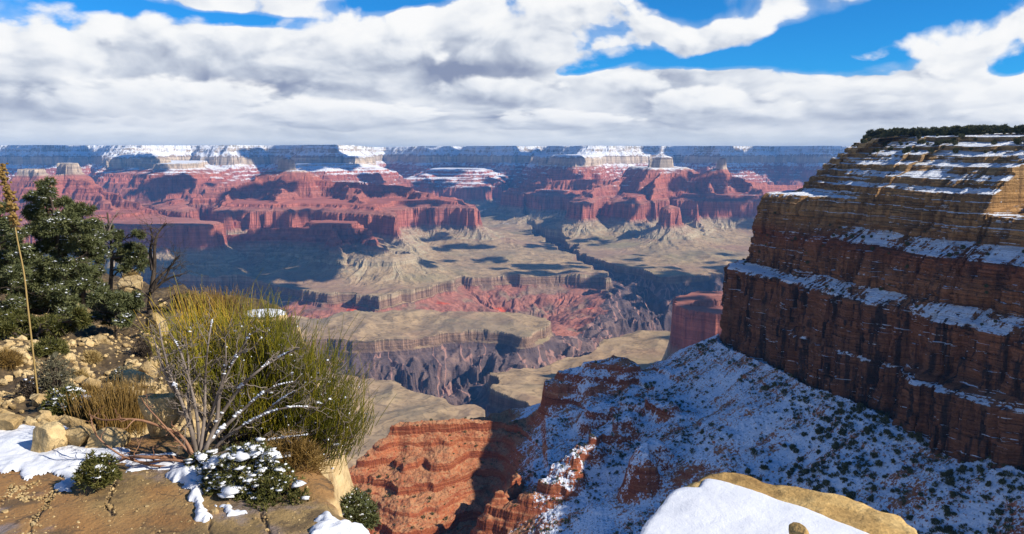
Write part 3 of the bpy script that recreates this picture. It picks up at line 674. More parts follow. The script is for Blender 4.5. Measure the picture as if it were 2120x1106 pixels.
# ------------------------------------------------------------------ slopes below the headland and the red spur
def near_ground():
    pxs = np.r_[np.arange(430, 2180, 1.75), np.arange(2190, 3600, 14)]
    ys = [190.0]
    while ys[-1] < 735: ys.append(ys[-1]+0.0017*ys[-1]+0.05)
    while ys[-1] < 1180: ys.append(ys[-1]*1.01)
    ys = np.array(ys); nr, nc = len(ys), len(pxs)
    Y = np.repeat(ys[:, None], nc, 1); X = Y*((pxs-IW/2)/FPX)[None, :]*1.035
    wp = np.vstack([WALL, [[1500, 960]], [[1500, 150]]])
    dw = sdf(X, Y, wp) - 4.0                            # distance out from the cliff's foot
    wob = 9*fbm2(X, Y, 90, 4, 401)
    zR = -165 - 0.60*np.maximum(dw, 0) + 0.0006*np.maximum(dw, 0)**2 + wob*np.clip(dw/40, 0, 1)
    zR = np.where(dw < 0, -168, zR)
    # spur: a crest running west from the headland's nose
    cr = np.array([at_y(a, b, c) for a, b, c in [(430,1400,520),(560,1200,560),(620,1090,585),(690,1010,610),(762,935,640),(828,874,668),(950,868,680),(1090,858,690),(1118,852,692),(1126,806,690),(1200,786,692),(1270,762,694),(1380,768,690),(1490,738,690),(1600,738,700)]])
    cx, cyy, cz = cr[:, 0], cr[:, 1], cr[:, 2]
    yc = np.interp(X, cx, cyy) + 6*fbm2(X, Y*0, 60, 3, 411)
    zc = np.interp(X, cx, cz)
    f = yc - Y
    zc2 = np.interp(X, np.sort(cx), np.convolve(np.pad(cz, 2, mode='edge'), np.ones(5)/5, 'valid')) - 6
    wf = sstep(f + 5*fbm2(X, Y, 25, 2, 413), 4, 26); zc = zc*(1-wf) + zc2*wf
    rib = ridge2(X, Y*0.35, 60, 3, 421)
    zS = zc + np.where(f > 0, -0.40*f, 1.35*f) + 5*rib*np.clip(f/30, 0, 1) + 5*fbm2(X, Y, 40, 3, 425)*np.clip(np.abs(f)/15, 0, 1)
    kx = 5.0
    B = np.log(np.exp(np.clip((zR-zS)/kx, -30, 30))+1)*kx + zS
    B = np.where(dw < 0, -168, B)
    # hollow between the red spur and the snow slope
    def line_dist(pts):
        d = np.full(X.shape, 1e9); tt = np.zeros(X.shape); P = np.array(pts)
        for i in range(len(P)-1):
            a, b = P[i, :2], P[i+1, :2]; e = b-a
            t_ = np.clip(((X-a[0])*e[0]+(Y-a[1])*e[1])/(e@e), 0, 1)
            q = np.hypot(X-a[0]-e[0]*t_, Y-a[1]-e[1]*t_); u = q < d
            d = np.where(u, q, d); tt = np.where(u, P[i, 2]+(P[i+1, 2]-P[i, 2])*t_, tt)
        return d, tt
    gd, gz = line_dist([(-2,690,6),(-14,640,18),(-30,590,26),(-42,520,34),(-60,420,40)])
    B = B - gz*np.exp(-(gd/24)**2)
    # rocky ribs standing out of the slope
    ledgy = np.clip(sstep(X, 8, -22), 0, 1)*1.0
    for pts, w, hh in (([at_y(1290,905,600),at_y(1235,935,590),at_y(1205,950,580),at_y(1180,985,570)], 16, 20), ([at_y(1350,985,545),at_y(1330,1010,540),at_y(1325,1060,530)], 13, 22),
                       ([at_y(1290,790,686),at_y(1180,815,684),at_y(1135,835,680)], 16, 13), ([at_y(1380,880,600),at_y(1300,850,640),at_y(1220,880,640)], 10, 10), ([at_y(1060,1000,590),at_y(1040,1040,575),at_y(1000,1090,560)], 12, 15),
                       ([at_y(1180,1060,555),at_y(1080,1085,555),at_y(980,1100,555)], 11, 13)):
        d, t_ = line_dist([(p[0], p[1], 1.0) for p in pts])
        g = np.clip(1.25-(d+3*fbm2(X, Y, 18, 3, 431))/w, 0, 1); g = g*g*(3-2*g)
        B = B + hh*g; ledgy = np.maximum(ledgy, g)
    ledgy = np.maximum(ledgy, 0.8*np.exp(-((f-12)/16)**2)*(X < 150))
    # beds weather into steps
    bz = B + 0.05*X + 2.0*fbm2(X, Y, 70, 2, 441) + 0.9*fbm2(X, Y, 14, 3, 443)
    def steps(v, h, c):
        k = np.floor(v/h); r = v/h-k
        hv = 0.6+0.4*np.sin(k*2.4+1.0)
        r2 = np.where(r < c, r/c*0.18, 0.18+np.clip((r-c)/(1-c)*4.5, 0, 1)*0.82)
        return h*(k + r + (r2-r)*hv)
    st = steps(bz, 9.5, 0.55); st = 0.75*st + 0.25*steps(bz+3.1, 3.2, 0.5)
    H = B + (st-bz)*(0.12+1.05*ledgy)
    H = H + 0.8*fbm2(X, Y, 7, 3, 451)*(0.4+0.6*ledgy) + 0.5*fbm2(X, Y, 2.6, 2, 455) 
    H = np.where(Y > 720, np.minimum(H, -160-1.35*(Y-715)), H)
    H = np.maximum(H, -905)
    # snow lies deep on the shaded side and thin on the sunny spur
    snow = np.clip(sstep(X, -22, 30), 0, 1)*0.9 + 0.1
    snow = snow*(1-0.55*ledgy*sstep(X, 40, 5))
    lit = np.exp(-(((X-95)/55)**2+((Y-700)/26)**2))
    snow = snow - 0.25*lit
    return X, Y, H, np.clip(snow, 0, 1), ledgy
NX, NY, NH, NSNOW, NLEDGE = near_ground()
def near_material():
    m, t, b, geo = material('red_slope')
    P = geo.outputs['Position']; nz = t.sep(geo.outputs['True Normal'])[2]; x, y, z = t.sep(P)
    zb = t.math('ADD', z, t.math('MULTIPLY', x, 0.05))
    bed = t.noise(t.comb(t.math('MULTIPLY', x, 0.02), t.math('MULTIPLY', y, 0.02), t.math('MULTIPLY', zb, 0.55)), 1.0, 5, 0.65)
    rock = t.ramp(bed, [(0.28, (0.15,0.045,0.026)), (0.44, (0.29,0.085,0.04)), (0.56, (0.37,0.125,0.055)), (0.68, (0.45,0.22,0.115)), (0.8, (0.33,0.11,0.05))])
    cr = t.noise(P, 0.7, 6, 0.7); fl = t.lin(cr, 0.3, 0.7, 0.6, 1.35)
    rock = t.mix(0.85, rock, t.comb(fl, fl, fl), 'MULTIPLY')
    soil = t.mix(t.lin(t.noise(P, 0.12, 6, 0.7), 0.35, 0.65), (0.30,0.105,0.05), (0.46,0.24,0.12))
    spk = t.voro(P, 0.55); so = t.smooth(spk.outputs['Distance'], 0.18, 0.34)
    bushy = t.math('MULTIPLY', t.math('SUBTRACT', 1.0, so), t.smooth(t.sep(spk.outputs['Color'])[0], 0.45, 0.5))
    flat = t.smooth(nz, 0.62, 0.85)
    rock = t.mix(t.smooth(nz, 0.55, 0.30, 0, 0.55), rock, t.mix(1.0, rock, (0.55,0.45,0.45), 'MULTIPLY'))  # steep risers: dark red rock, deepened to put undercut shadow into the colour
    col = t.mix(flat, rock, soil)
    sa_ = t.attr('snow').outputs['Fac']
    s1 = t.noise(P, 0.55, 6, 0.75); s2 = t.noise(P, 0.045, 4, 0.6)
    amt = t.math('ADD', t.math('MULTIPLY', t.math('SUBTRACT', nz, 0.62), 0.9), t.math('MULTIPLY', t.math('SUBTRACT', s1, 0.5), 3.2))
    amt = t.math('ADD', amt, t.math('MULTIPLY', t.math('SUBTRACT', s2, 0.5), 1.6))
    u_ = t.math('ADD', t.math('MULTIPLY', x, 0.28), t.math('MULTIPLY', y, -0.96)); v_ = t.math('ADD', t.math('MULTIPLY', x, 0.96), t.math('MULTIPLY', y, 0.28))
    streak = t.noise(t.comb(t.math('MULTIPLY', u_, 0.10), t.math('MULTIPLY', v_, 0.014), 0.0), 1.0, 4, 0.6, 0.4)
    amt = t.math('ADD', amt, t.math('MULTIPLY', t.math('SUBTRACT', streak, 0.5), 2.2))
    amt = t.math('ADD', amt, t.lin(sa_, 0.0, 1.0, -1.25, 0.12))
    snow = t.smooth(amt, 0.0, 0.22)
    col = t.mix(t.math('MULTIPLY', snow, 0.93), col, (0.74,0.81,0.91))
    col = t.mix(t.math('MULTIPLY', t.math('MULTIPLY', bushy, flat), 0.8), col, (0.045,0.05,0.035))
    t.put(b.inputs['Base Color'], col)
    h = t.math('ADD', t.math('MULTIPLY', bed, t.math('SUBTRACT', 1.3, flat)), t.noise(P, 0.6, 6, 0.72))
    t.put(b.inputs['Normal'], t.bump(h, 1.0, 1.0)); b.inputs['Specular IOR Level'].default_value = 0.06
    return m
nmat = near_material()
tag(link('hillside', mesh_np('hillside', np.stack([NX, NY, NH], -1).reshape(-1, 3), grid_faces(*NH.shape), nmat, {'snow': NSNOW.ravel()})),
    'steep snow-speckled slope and red ledgy spur below the near cliff', 'hillside', kind='structure')

# ------------------------------------------------------------------ foreground rim: stone slab and rubbly slope
HILL_Y = [2.0, 5.0, 6.2, 8.0, 10, 14, 20, 26, 32]; HILL_Z = [-1.95, -2.05, -2.2, -2.55, -2.9, -3.4, -3.9, -4.4, -4.9]
RIM = [tuple(at_z(a, b, z)[:2]) for a, b, z in [(-700,560,-4.6),(0,578,-4.5),(150,592,-4.4),(330,615,-4.3),(430,632,-4.2),(540,634,-4.0),(610,655,-3.6),(650,708,-3.0),(655,800,-2.5),(655,900,-2.0),(664,960,-1.85),(668,1004,-1.78),(700,1045,-1.75),(770,1080,-1.75),(835,1112,-1.75)]] + [(0.2, 3.3), (3.2, 3.55), (4.5, 2.6), (4.0, -4.0), (-14, -4.0), (-16, 10)]
SLAB = [tuple(at_z(a, b, -1.75)[:2]) for a, b in [(-400,880),(0,872),(60,880),(130,884),(200,905),(290,905),(350,890),(430,905),(560,915),(660,945),(690,1000),(700,1045),(770,1080),(840,1112)]] + [(-0.25, 2.9), (-0.3, -4.0), (-10, -4.0)]
CRACKS = [[(55,1112),(72,1072),(92,1050),(101,1032),(115,1012),(132,996)], [(-30,1046),(12,1028),(28,1010),(22,1004)], [(38,1024),(58,1032),(84,1030),(112,1016)], [(44,1028),(40,1016),(60,1000),(75,992)], [(233,1062),(222,1040),(234,1008),(240,990)],
          [(560,1112),(548,1080),(540,1060)], [(440,1112),(430,1092),(436,1075)], [(300,1112),(330,1095),(400,1092)]]
def plane_dist(X, Y, pts):
    d = np.full(X.shape, 9.0)
    for (ax, ay), (bx, by) in zip(pts[:-1], pts[1:]):
        ex, ey = bx-ax, by-ay; t = np.clip(((X-ax)*ex+(Y-ay)*ey)/(ex*ex+ey*ey+1e-12), 0, 1)
        d = np.minimum(d, np.hypot(X-ax-ex*t, Y-ay-ey*t))
    return d
def ground_z(X, Y, detail=True):
    X = np.asarray(X, float); Y = np.asarray(Y, float)
    n1 = fbm2(X, Y, 1.1, 4, 501)*0.07
    zh = np.interp(Y, HILL_Y, HILL_Z) + 2.2*n1 + 0.16*fbm2(X, Y, 4.0, 2, 505) + 0.045*fbm2(X, Y, 0.35, 3, 507)
    zh = zh + np.clip(-X-4.5, 0, 8)*0.05
    ds = sdf(X + 0.05*fbm2(X, Y, 0.3, 3, 511), Y + 0.05*fbm2(X, Y, 0.3, 3, 513), SLAB, 3.0)
    zs = -1.75 + 0.022*fbm2(X, Y, 1.1, 2, 515) + 0.0035*fbm2(X, Y, 0.12, 2, 517)
    if detail:
        wob = 0.012*fbm2(X, Y, 0.12, 3, 521)
        for c in CRACKS:
            d = plane_dist(X, Y, [tuple(at_z(a, b, -1.75)[:2]) for a, b in c])
            zs = zs - 0.013*np.exp(-((d+wob)/0.009)**2)
    w = sstep(ds, 0.05, -0.02)
    z = zh*(1-w) + np.maximum(zs, zh-0.4)*w
    dr = sdf(X + 0.07*fbm2(X, Y, 0.9, 2, 531), Y + 0.07*fbm2(X, Y, 0.9, 2, 533), RIM, 30.0)
    under = (X > 0.05) & (Y < 4.4)
    z = np.where(under, np.minimum(z, -2.75 + 0.1*n1), z)
    e = np.maximum(dr, 0)
    step = 0.12*fbm2(X, Y, 0.5, 3, 541)*np.clip(e/0.1, 0, 1)
    z = z - np.where(dr > 0, 4.0*e + step + 0.10*(1-np.exp(-e/0.03)), 0) - 0.05*np.exp(-(np.minimum(dr, 0)/0.07)**2)
    return np.maximum(z, -40), ds, dr
def foreground():
    pxs = np.r_[np.arange(-900, -40, 12), np.arange(-40, 900, 2.1), np.arange(902, 2300, 30)]
    ys = [1.2]
    while ys[-1] < 3.0: ys.append(ys[-1]+0.06)
    while ys[-1] < 34: ys.append(ys[-1]*1.0058)
    ys = np.array(ys); Y = np.repeat(ys[:, None], len(pxs), 1); X = Y*((pxs-IW/2)/FPX)[None, :]*1.06
    Z, ds, dr = ground_z(X, Y)
    return X, Y, Z, ds, dr
FX, FY, FZ, FDS, FDR = foreground()
def rim_material():
    m, t, b, geo = material('rim_stone')
    P = geo.outputs['Position']; nz = t.sep(geo.outputs['True Normal'])[2]
    slab = t.attr('slab').outputs['Fac']
    n1 = t.noise(P, 1.7, 6, 0.6, 0.4); n2 = t.noise(P, 9.0, 6, 0.65); n3 = t.noise(P, 45, 4, 0.6)
    c = t.ramp(n1, [(0.30, (0.12,0.078,0.035)), (0.44, (0.22,0.145,0.055)), (0.55, (0.30,0.20,0.078)), (0.68, (0.24,0.145,0.052)), (0.80, (0.19,0.145,0.12))])
    l2 = t.lin(n2, 0.3, 0.7, 0.70, 1.25); c = t.mix(0.9, c, t.comb(l2, l2, l2), 'MULTIPLY')
    rust = t.noise(P, 0.9, 4, 0.55); c = t.mix(t.smooth(rust, 0.56, 0.66, 0, 0.55), c, (0.30,0.13,0.035))
    grey = t.noise(t.vmath('ADD', P, (3.0, 1.0, 0)), 1.3, 5, 0.6); gm = t.smooth(grey, 0.52, 0.60)
    c = t.mix(t.math('MULTIPLY', gm, 0.7), c, (0.23,0.185,0.18))
    pit = t.voro(P, 26.0); c = t.mix(t.math('MULTIPLY', t.smooth(pit.outputs['Distance'], 0.16, 0.08), t.smooth(n1, 0.5, 0.6)), c, (0.05,0.04,0.03))
    net = t.voro(t.vmath('ADD', t.scalev(P, (1.0, 1.0, 0.2)), t.scalev(t.noise(P, 3.0, 4, 0.6, 0, True), (0.5, 0.5, 0))), 1.7, 'DISTANCE_TO_EDGE')
    c = t.mix(t.math('MULTIPLY', t.smooth(net.outputs['Distance'], 0.012, 0.003), t.smooth(n1, 0.42, 0.55, 0.15, 0.8)), c, (0.07,0.045,0.025))
    blot = t.noise(P, 4.5, 6, 0.7); c = t.mix(t.smooth(blot, 0.52, 0.62, 0, 0.75), c, (0.085,0.055,0.027))
    spk = t.noise(P, 60, 3, 0.6); c = t.mix(t.smooth(spk, 0.60, 0.68, 0, 0.6), c, (0.07,0.055,0.035))
    crk = t.attr('crack').outputs['Fac']; c = t.mix(crk, c, (0.045,0.03,0.02))
    # dirt, gravel on the slope
    d = t.ramp(t.noise(P, 1.1, 6, 0.7), [(0.3, (0.038,0.026,0.016)), (0.5, (0.11,0.072,0.032)), (0.7, (0.25,0.175,0.08))])
    gv = t.voro(P, 16.0); gl = t.lin(gv.outputs['Distance'], 0.1, 0.6, 1.3, 0.5); d = t.mix(0.8, d, t.comb(gl, gl, gl), 'MULTIPLY')
    sn = t.noise(P, 0.55, 5, 0.6); fine = t.noise(P, 5.0, 4, 0.6)
    sa_ = t.math('ADD', t.math('ADD', sn, t.math('MULTIPLY', t.math('SUBTRACT', fine, 0.5), 0.22)), t.attr('snowy').outputs['Fac'])
    d = t.mix(t.smooth(sa_, 0.66, 0.69), d, (0.82,0.85,0.90))
    steep = t.smooth(nz, 0.75, 0.5)
    face = t.ramp(t.noise(t.scalev(P, (1.5, 1.5, 9)), 1.0, 5, 0.65), [(0.3, (0.25,0.15,0.06)), (0.55, (0.50,0.36,0.17)), (0.75, (0.60,0.47,0.26))])
    c = t.mix(steep, t.mix(slab, d, c), face)
    t.put(b.inputs['Base Color'], c)
    wet = t.math('MULTIPLY', gm, slab)
    t.put(b.inputs['Roughness'], t.lin(wet, 0, 1, 0.85, 0.14)); b.inputs['Specular IOR Level'].default_value = 0.5
    t.put(b.inputs['Normal'], t.bump(t.math('ADD', t.math('MULTIPLY', n2, 0.7), t.math('MULTIPLY', n3, 0.5)), 0.85, 0.022))
    return m
rim_mat = rim_material()
def snow_material():
    m, t, b, geo = material('snow')
    P = geo.outputs['Position']
    n = t.noise(P, 22, 6, 0.65); n2 = t.noise(P, 130, 3, 0.6); n3 = t.noise(P, 4.0, 4, 0.5)
    t.put(b.inputs['Base Color'], t.mix(t.lin(n3, 0.3, 0.7), (0.66,0.69,0.745), (0.73,0.75,0.79)))
    b.inputs['Roughness'].default_value = 0.6; b.inputs['Specular IOR Level'].default_value = 0.25
    b.inputs['Subsurface Weight'].default_value = 0.0
    t.put(b.inputs['Normal'], t.bump(t.math('ADD', t.math('ADD', n, t.math('MULTIPLY', n2, 0.5)), t.math('MULTIPLY', n3, 1.8)), 0.4, 0.012))
    return m
snow_mat = snow_material()
crk_ = np.zeros(FX.shape)
for c in CRACKS:
    d_ = plane_dist(FX, FY, [tuple(at_z(a, b, -1.75)[:2]) for a, b in c]); crk_ = np.maximum(crk_, np.exp(-((d_+0.010*fbm2(FX, FY, 0.12, 3, 521))/0.0065)**2))
pp = project(np.stack([FX, FY, FZ], -1))
snowy = -0.10 + 0.16*np.exp(-(((pp[..., 0]-220)/60)**2+((pp[..., 1]-612)/26)**2)) + 0.2*np.exp(-(((pp[..., 0]-545)/40)**2+((pp[..., 1]-645)/14)**2)) + 0.10*np.exp(-(((pp[..., 0]-40)/60)**2+((pp[..., 1]-650)/40)**2)) + 0.06*np.exp(-(((pp[..., 0]-90)/60)**2+((pp[..., 1]-830)/30)**2))
tag(link('rock_ledge', mesh_np('rock_ledge', np.stack([FX, FY, FZ], -1).reshape(-1, 3), grid_faces(*FX.shape), rim_mat,
    {'slab': sstep(FDS, 0.04, -0.03).ravel(), 'crack': (crk_*sstep(FDS, 0.02, -0.02)).ravel(), 'snowy': snowy.ravel()})),
    'cracked tan limestone slab and rubbly slope at the canyon rim', 'rock ledge', kind='structure')

# snow lying on the slab
def snow_patch(name, pts, label, thick=0.028, step=0.010, z=-1.75, seed=0):
    poly = np.array([at_z(a, b, z)[:2] for a, b in pts])
    lo = poly.min(0)-0.05; hi = poly.max(0)+0.05
    xs = np.arange(lo[0], hi[0], step); ysn = np.arange(lo[1], hi[1], step)
    X, Y = np.meshgrid(xs, ysn)
    d = -sdf(X + 0.05*fbm2(X, Y, 0.22, 5, 601+seed, 0.6), Y + 0.07*fbm2(X, Y, 0.25, 5, 605+seed, 0.6), poly, 5.0)
    g = ground_z(X, Y)[0]
    h = thick*(1-np.exp(-np.maximum(d, 0)/0.05)) * (1 + 0.7*fbm2(X, Y, 0.30, 4, 609+seed))
    Z = np.maximum(g, g*0.5 + 0.5*z) + h + np.where(d < 0, np.maximum(d, -0.03)*1.2 - 0.004, 0)
    F = grid_faces(*X.shape); ok = (d.ravel() > -0.012)[F].all(1)
    v, f, _ = compact(np.stack([X, Y, Z], -1).reshape(-1, 3), F[ok])
    o = link(name, mesh_np(name, v, f, snow_mat, smooth=True)); return tag(o, label, 'snow patch')
snow_patch('snow_patch', [(0,886),(58,884),(100,893),(112,905),(112,869),(119,869),(154,896),(181,911),(193,919),(270,940),(366,945),(385,962),(372,978),(300,976),(262,980),(239,962),(200,955),(170,975),(168,1006),(146,1011),(116,1004),(135,985),(127,976),(80,979),(60,994),(44,988),(38,969),(23,970),(0,964),(-90,965),(-90,886)],
    'broad white snow patch melting over the left end of the slab', seed=1)
snow_patch('snow_patch', [(352,972),(385,960),(435,968),(442,1000),(408,1008),(424,1048),(438,1072),(420,1086),(400,1072),(404,1046),(372,1038),(380,1010),(362,990)], 'narrow tongue of snow beside the low green shrub on the slab', 0.05, seed=2)
snow_patch('snow_patch', [(648,1078),(664,1062),(688,1068),(712,1086),(748,1088),(800,1118),(640,1118)], 'small snow patch on the pale lip of the slab edge', 0.05, seed=3)
snow_patch('snow_patch', [(455,1045),(476,1040),(500,1052),(506,1066),(480,1070)], 'tiny snow patch under the low green shrub', 0.04, seed=4)

# ------------------------------------------------------------------ rocks
def stone_material(name, c1, c2, c3):
    m, t, b, geo = material(name)
    tc = t.n.new('ShaderNodeTexCoord'); P = geo.outputs['Position']
    oi = t.n.new('ShaderNodeObjectInfo')
    n = t.noise(P, 3.0, 6, 0.65); n2 = t.noise(P, 22, 5, 0.65)
    c = t.ramp(n, [(0.32, c1), (0.5, c2), (0.7, c3)])
    l = t.lin(n2, 0.3, 0.7, 0.65, 1.3); c = t.mix(0.9, c, t.comb(l, l, l), 'MULTIPLY')
    rv = t.lin(t.attr('tone').outputs['Fac'], 0, 1, 0.7, 1.2); c = t.mix(1.0, c, t.comb(rv, rv, rv), 'MULTIPLY')
    t.put(b.inputs['Base Color'], c); t.put(b.inputs['Normal'], t.bump(t.math('ADD', n2, n), 0.6, 0.03)); return m
stone_mat = stone_material('pale_stone', (0.27,0.175,0.07), (0.46,0.33,0.16), (0.56,0.44,0.24))
def rock_shape(rng, sub=2, flat=0.6, cuts=9):
    v, f = icosphere(sub); v = v.copy()
    for _ in range(cuts):
        n = rng.normal(size=3); n /= np.linalg.norm(n); c = rng.uniform(0.45, 0.85); d = v@n
        v = v - np.maximum(d-c, 0)[:, None]*n
    v *= np.array([1.0, rng.uniform(0.65, 1.0), rng.uniform(flat*0.7, flat*1.2)])
    s = 1+0.07*fbm3(v[:, 0]+rng.uniform(0, 50), v[:, 1], v[:, 2], 0.5, 3, 5)
    return v*s[:, None], f
def icosphere(sub=3):
    bm = bmesh.new(); bmesh.ops.create_icosphere(bm, subdivisions=sub, radius=1.0)
    v = np.array([q.co[:] for q in bm.verts]); f = np.array([[w.index for w in q.verts] for q in bm.faces]); bm.free(); return v, f
rng0 = np.random.default_rng(11)
def ground_at(px, py):
    """Point of the foreground surface seen at an image point."""
    r = ray(px, py); ts = np.geomspace(2.2, 40, 900)/r[1]
    p = r[None, :]*ts[:, None]; g = ground_z(p[:, 0], p[:, 1], False)[0]
    k = np.argmax(p[:, 2] < g); return np.array([p[k, 0], p[k, 1], g[k]])
def rot_z(v, a): c, s = cos(a), sin(a); return np.stack([v[:, 0]*c-v[:, 1]*s, v[:, 0]*s+v[:, 1]*c, v[:, 2]], -1)
def rock(px, py, w, h, label, name='rock', group=None, sub=3, rot=None, seed=None, tone=0.6, snow=False, cuts=10):
    rg = np.random.default_rng(seed if seed is not None else int(px*7+py)); p = ground_at(px, py)
    zc = p[1]; W_ = w*zc/FPX; H_ = h*zc/FPX
    v, f = rock_shape(rg, sub, 0.9, cuts)
    v = rot_z(v, rg.uniform(0, 6.3) if rot is None else rot)
    ext = (v.max(0)-v.min(0)); v = (v-(v.max(0)+v.min(0))/2)/ext*np.array([W_, W_*0.85, H_*1.35]); v[:, 2] += H_*0.42
    me = mesh_np(name, v, f, stone_mat, {'tone': np.full(len(v), tone)})
    o = link(name, me); o.location = p; tag(o, label, 'rock', group)
    if snow:
        sv, sf = icosphere(4); sv = sv*np.array([W_*0.46, W_*0.40, H_*0.34])*(1+0.18*fbm3(sv[:, 0], sv[:, 1], sv[:, 2], 0.6, 3, 9))[:, None]; sv[:, 2] += H_*0.86
        link('snow_cap', mesh_np('snow_cap', sv, sf, snow_mat, smooth=True), o)
    return o
rock(104,938,78,64,'tan boulder half buried in the left snow patch', 'boulder', seed=3, sub=4)
rock(18,890,66,30,'flat tan stone at the back edge of the slab, left of the snow', 'rock', seed=5, sub=4)
rock(338,900,80,84,'squared yellow block standing behind the bare grey shrub', 'boulder', seed=8, sub=4, cuts=14, tone=0.8)
rock(325,690,48,40,'slanted tan boulder below the dead snag', 'boulder', seed=12, tone=0.55)
rock(272,604,60,30,'rounded yellow boulder beneath the golden tuft', 'boulder', seed=14, tone=0.8)
rock(338,640,26,20,'grey boulder at the foot of the dead snag', 'boulder', seed=15, tone=0.35)
rock(285,800,60,34,'layered pale rock above the brown broom clump', 'rock', seed=16, tone=0.75, sub=4)
rock(310,775,44,26,'pale block resting on the layered rock by the grey shrub', 'rock', seed=17, tone=0.8)
rock(548,668,96,22,'snow-capped boulder behind the top of the broom shrub', 'boulder', seed=22, tone=0.6, snow=True)
rock(430,655,80,34,'tan boulder behind the leftmost broom stems', 'boulder', seed=23, tone=0.5)
rock(165,930,60,50,'brown stone between the two arms of the left snow patch', 'rock', seed=24, tone=0.3)
rock(228,925,80,40,'brown ledge stone behind the little snowy juniper', 'rock', seed=25, tone=0.35, sub=4)
for k in range(70):
    for _ in range(60):
        px, py = rng0.uniform(-20, 420), rng0.uniform(690, 870)
        if px < 250 + (py-690)*0.4: break
    s = rng0.uniform(6, 17)*(0.6+0.6*(py-660)/200)
    rock(px, py, s*1.3, s*0.75, 'loose pale stone on the rubbly slope', 'rock', 'loose pale stones on the rubbly slope', sub=2, seed=100+k, tone=rng0.uniform(0.4, 1.0), cuts=8)
def rubble():
    shapes = [rock_shape(rng0, 1, 0.7, 6) for _ in range(14)]
    VV, FF, TT, n = [], [], [], 0
    N = 11000
    px = rng0.uniform(-60, 640, N); py = 640 + 260*rng0.uniform(0, 1, N)**0.8
    dens = fbm2(px, py*1.6, 90, 3, 701)
    for a, b, dn in zip(px, py, dens):
        if dn < -0.25+0.3*rng0.uniform(-1, 1) or a > 300+(b-640)*0.75: continue
        zc = None
        r = ray(a, b); Yq = np.interp(b, [632, 660, 700, 760, 830, 900], [20, 16.5, 13, 9.3, 6.8, 5.4]); p = r*Yq/r[1]
        v, f = shapes[rng0.integers(14)]; s = rng0.lognormal(-3.5, 0.6)
        v = rot_z(v, rng0.uniform(0, 6.3))*s; VV.append(v + np.array([p[0], p[1], 0])); FF.append(f+n); n += len(v); TT.append(np.full(len(v), rng0.uniform(0.2, 1.0)))
    for c in CRACKS[:5]:                      # grit gathered along the cracks of the slab
        for (ax, ay), (bx, by) in zip(c[:-1], c[1:]):
            for _ in range(16):
                t_ = rng0.uniform(); p = at_z(ax+(bx-ax)*t_+rng0.normal()*7, ay+(by-ay)*t_+rng0.normal()*4, -1.75); v, f = shapes[rng0.integers(14)]
                v = rot_z(v, rng0.uniform(0, 6.3))*rng0.lognormal(-5.0, 0.4); VV.append(v + np.array([p[0], p[1], 0])); FF.append(f+n); n += len(v); TT.append(np.full(len(v), rng0.uniform(0.1, 0.8)))
    for _ in range(420):
        p = at_z(rng0.uniform(-40, 640), rng0.uniform(965, 1110), -1.75); v, f = shapes[rng0.integers(14)]
        v = rot_z(v, rng0.uniform(0, 6.3))*rng0.lognormal(-5.35, 0.5); VV.append(v + np.array([p[0], p[1], 0])); FF.append(f+n); n += len(v); TT.append(np.full(len(v), rng0.uniform(0.0, 0.9)))
    V = np.concatenate(VV); lens = [len(q) for q in VV]
    cen = np.array([q.mean(0)[:2] for q in VV]); g = ground_z(cen[:, 0], cen[:, 1], False)[0]
    V[:, 2] += np.repeat(g, lens); return V, np.concatenate(FF), np.concatenate(TT)
rv_, rf_, rt_ = rubble()
tag(link('rubble', mesh_np('rubble', rv_, rf_, stone_mat, {'tone': rt_})), 'pale broken stones scattered over the slope', 'rubble', kind='stuff')

# the snow-topped boulder at the lower right
def blob_rings(outline, z_top, depth, inset, seed, rough=0.03, dome=0.04, nring=26, nside=30, flare=0.1, step=0.012):
    P = smooth_curve(np.vstack([outline, outline[:1]]), 2); P, _ = resample(P, step=step); P = P[:-1]
    c = P.mean(0); rings = []
    for k in np.linspace(0.02, 1.0, nring):
        q = c + (P-c)*(k*inset); z = z_top + dome*(1-k**2.5)
        rings.append(np.c_[q, np.full(len(q), z)])
    for k in np.linspace(0, 1, nside)[1:]:
        q = c + (P-c)*(inset + (1-inset)*min(1, k*6) + flare*k*k); rings.append(np.c_[q, np.full(len(q), z_top - depth*k)])
    V = np.array(rings); n = V.shape[1]
    V[..., 2] += rough*0.7*fbm3(V[..., 0], V[..., 1], V[..., 2], 0.3, 4, seed)
    d = V[..., :2]-c; d /= np.linalg.norm(d, axis=-1, keepdims=True)+1e-9
    sc = np.r_[np.linspace(0, 1, nring)**3, np.ones(nside-1)][:, None]
    V[..., :2] += d*(rough*1.6*fbm3(V[..., 0], V[..., 1], V[..., 2]*2.2, 0.25, 5, seed+3)*sc)[..., None]
    F = []
    i = np.arange(V.shape[0]*n).reshape(V.shape[0], n); j = np.roll(i, -1, 1)
    F = np.stack([i[:-1], j[:-1], j[1:], i[1:]], -1).reshape(-1, 4)
    return V.reshape(-1, 3), F[:, ::-1]
bo = np.array([at_z(a, b, -1.62)[:2] for a, b in [(1442,990),(1452,978),(1500,974),(1545,984),(1640,1002),(1770,1036),(1880,1080),(1945,1122),(1990,1180),(1960,1330),(1700,1420),(1300,1400),(1230,1250),(1300,1130),(1360,1050),(1405,1008)]])
bc = np.array([bo[:, 0].mean(), bo[:, 1].mean(), -2.0])
bv_, bf_ = blob_rings(bo, -1.62, 1.25, 0.965, 801, rough=0.035, dome=0.0)
boulder_mat = stone_material('boulder_stone', (0.25,0.15,0.055), (0.42,0.27,0.10), (0.52,0.38,0.17))
bould = link('boulder', mesh_np('boulder', bv_-bc, bf_, boulder_mat, {'tone': np.full(len(bv_), 0.75)}, smooth=True)); bould.location = bc
tag(bould, 'large tan boulder topped with smooth white snow above the shaded slope', 'boulder')
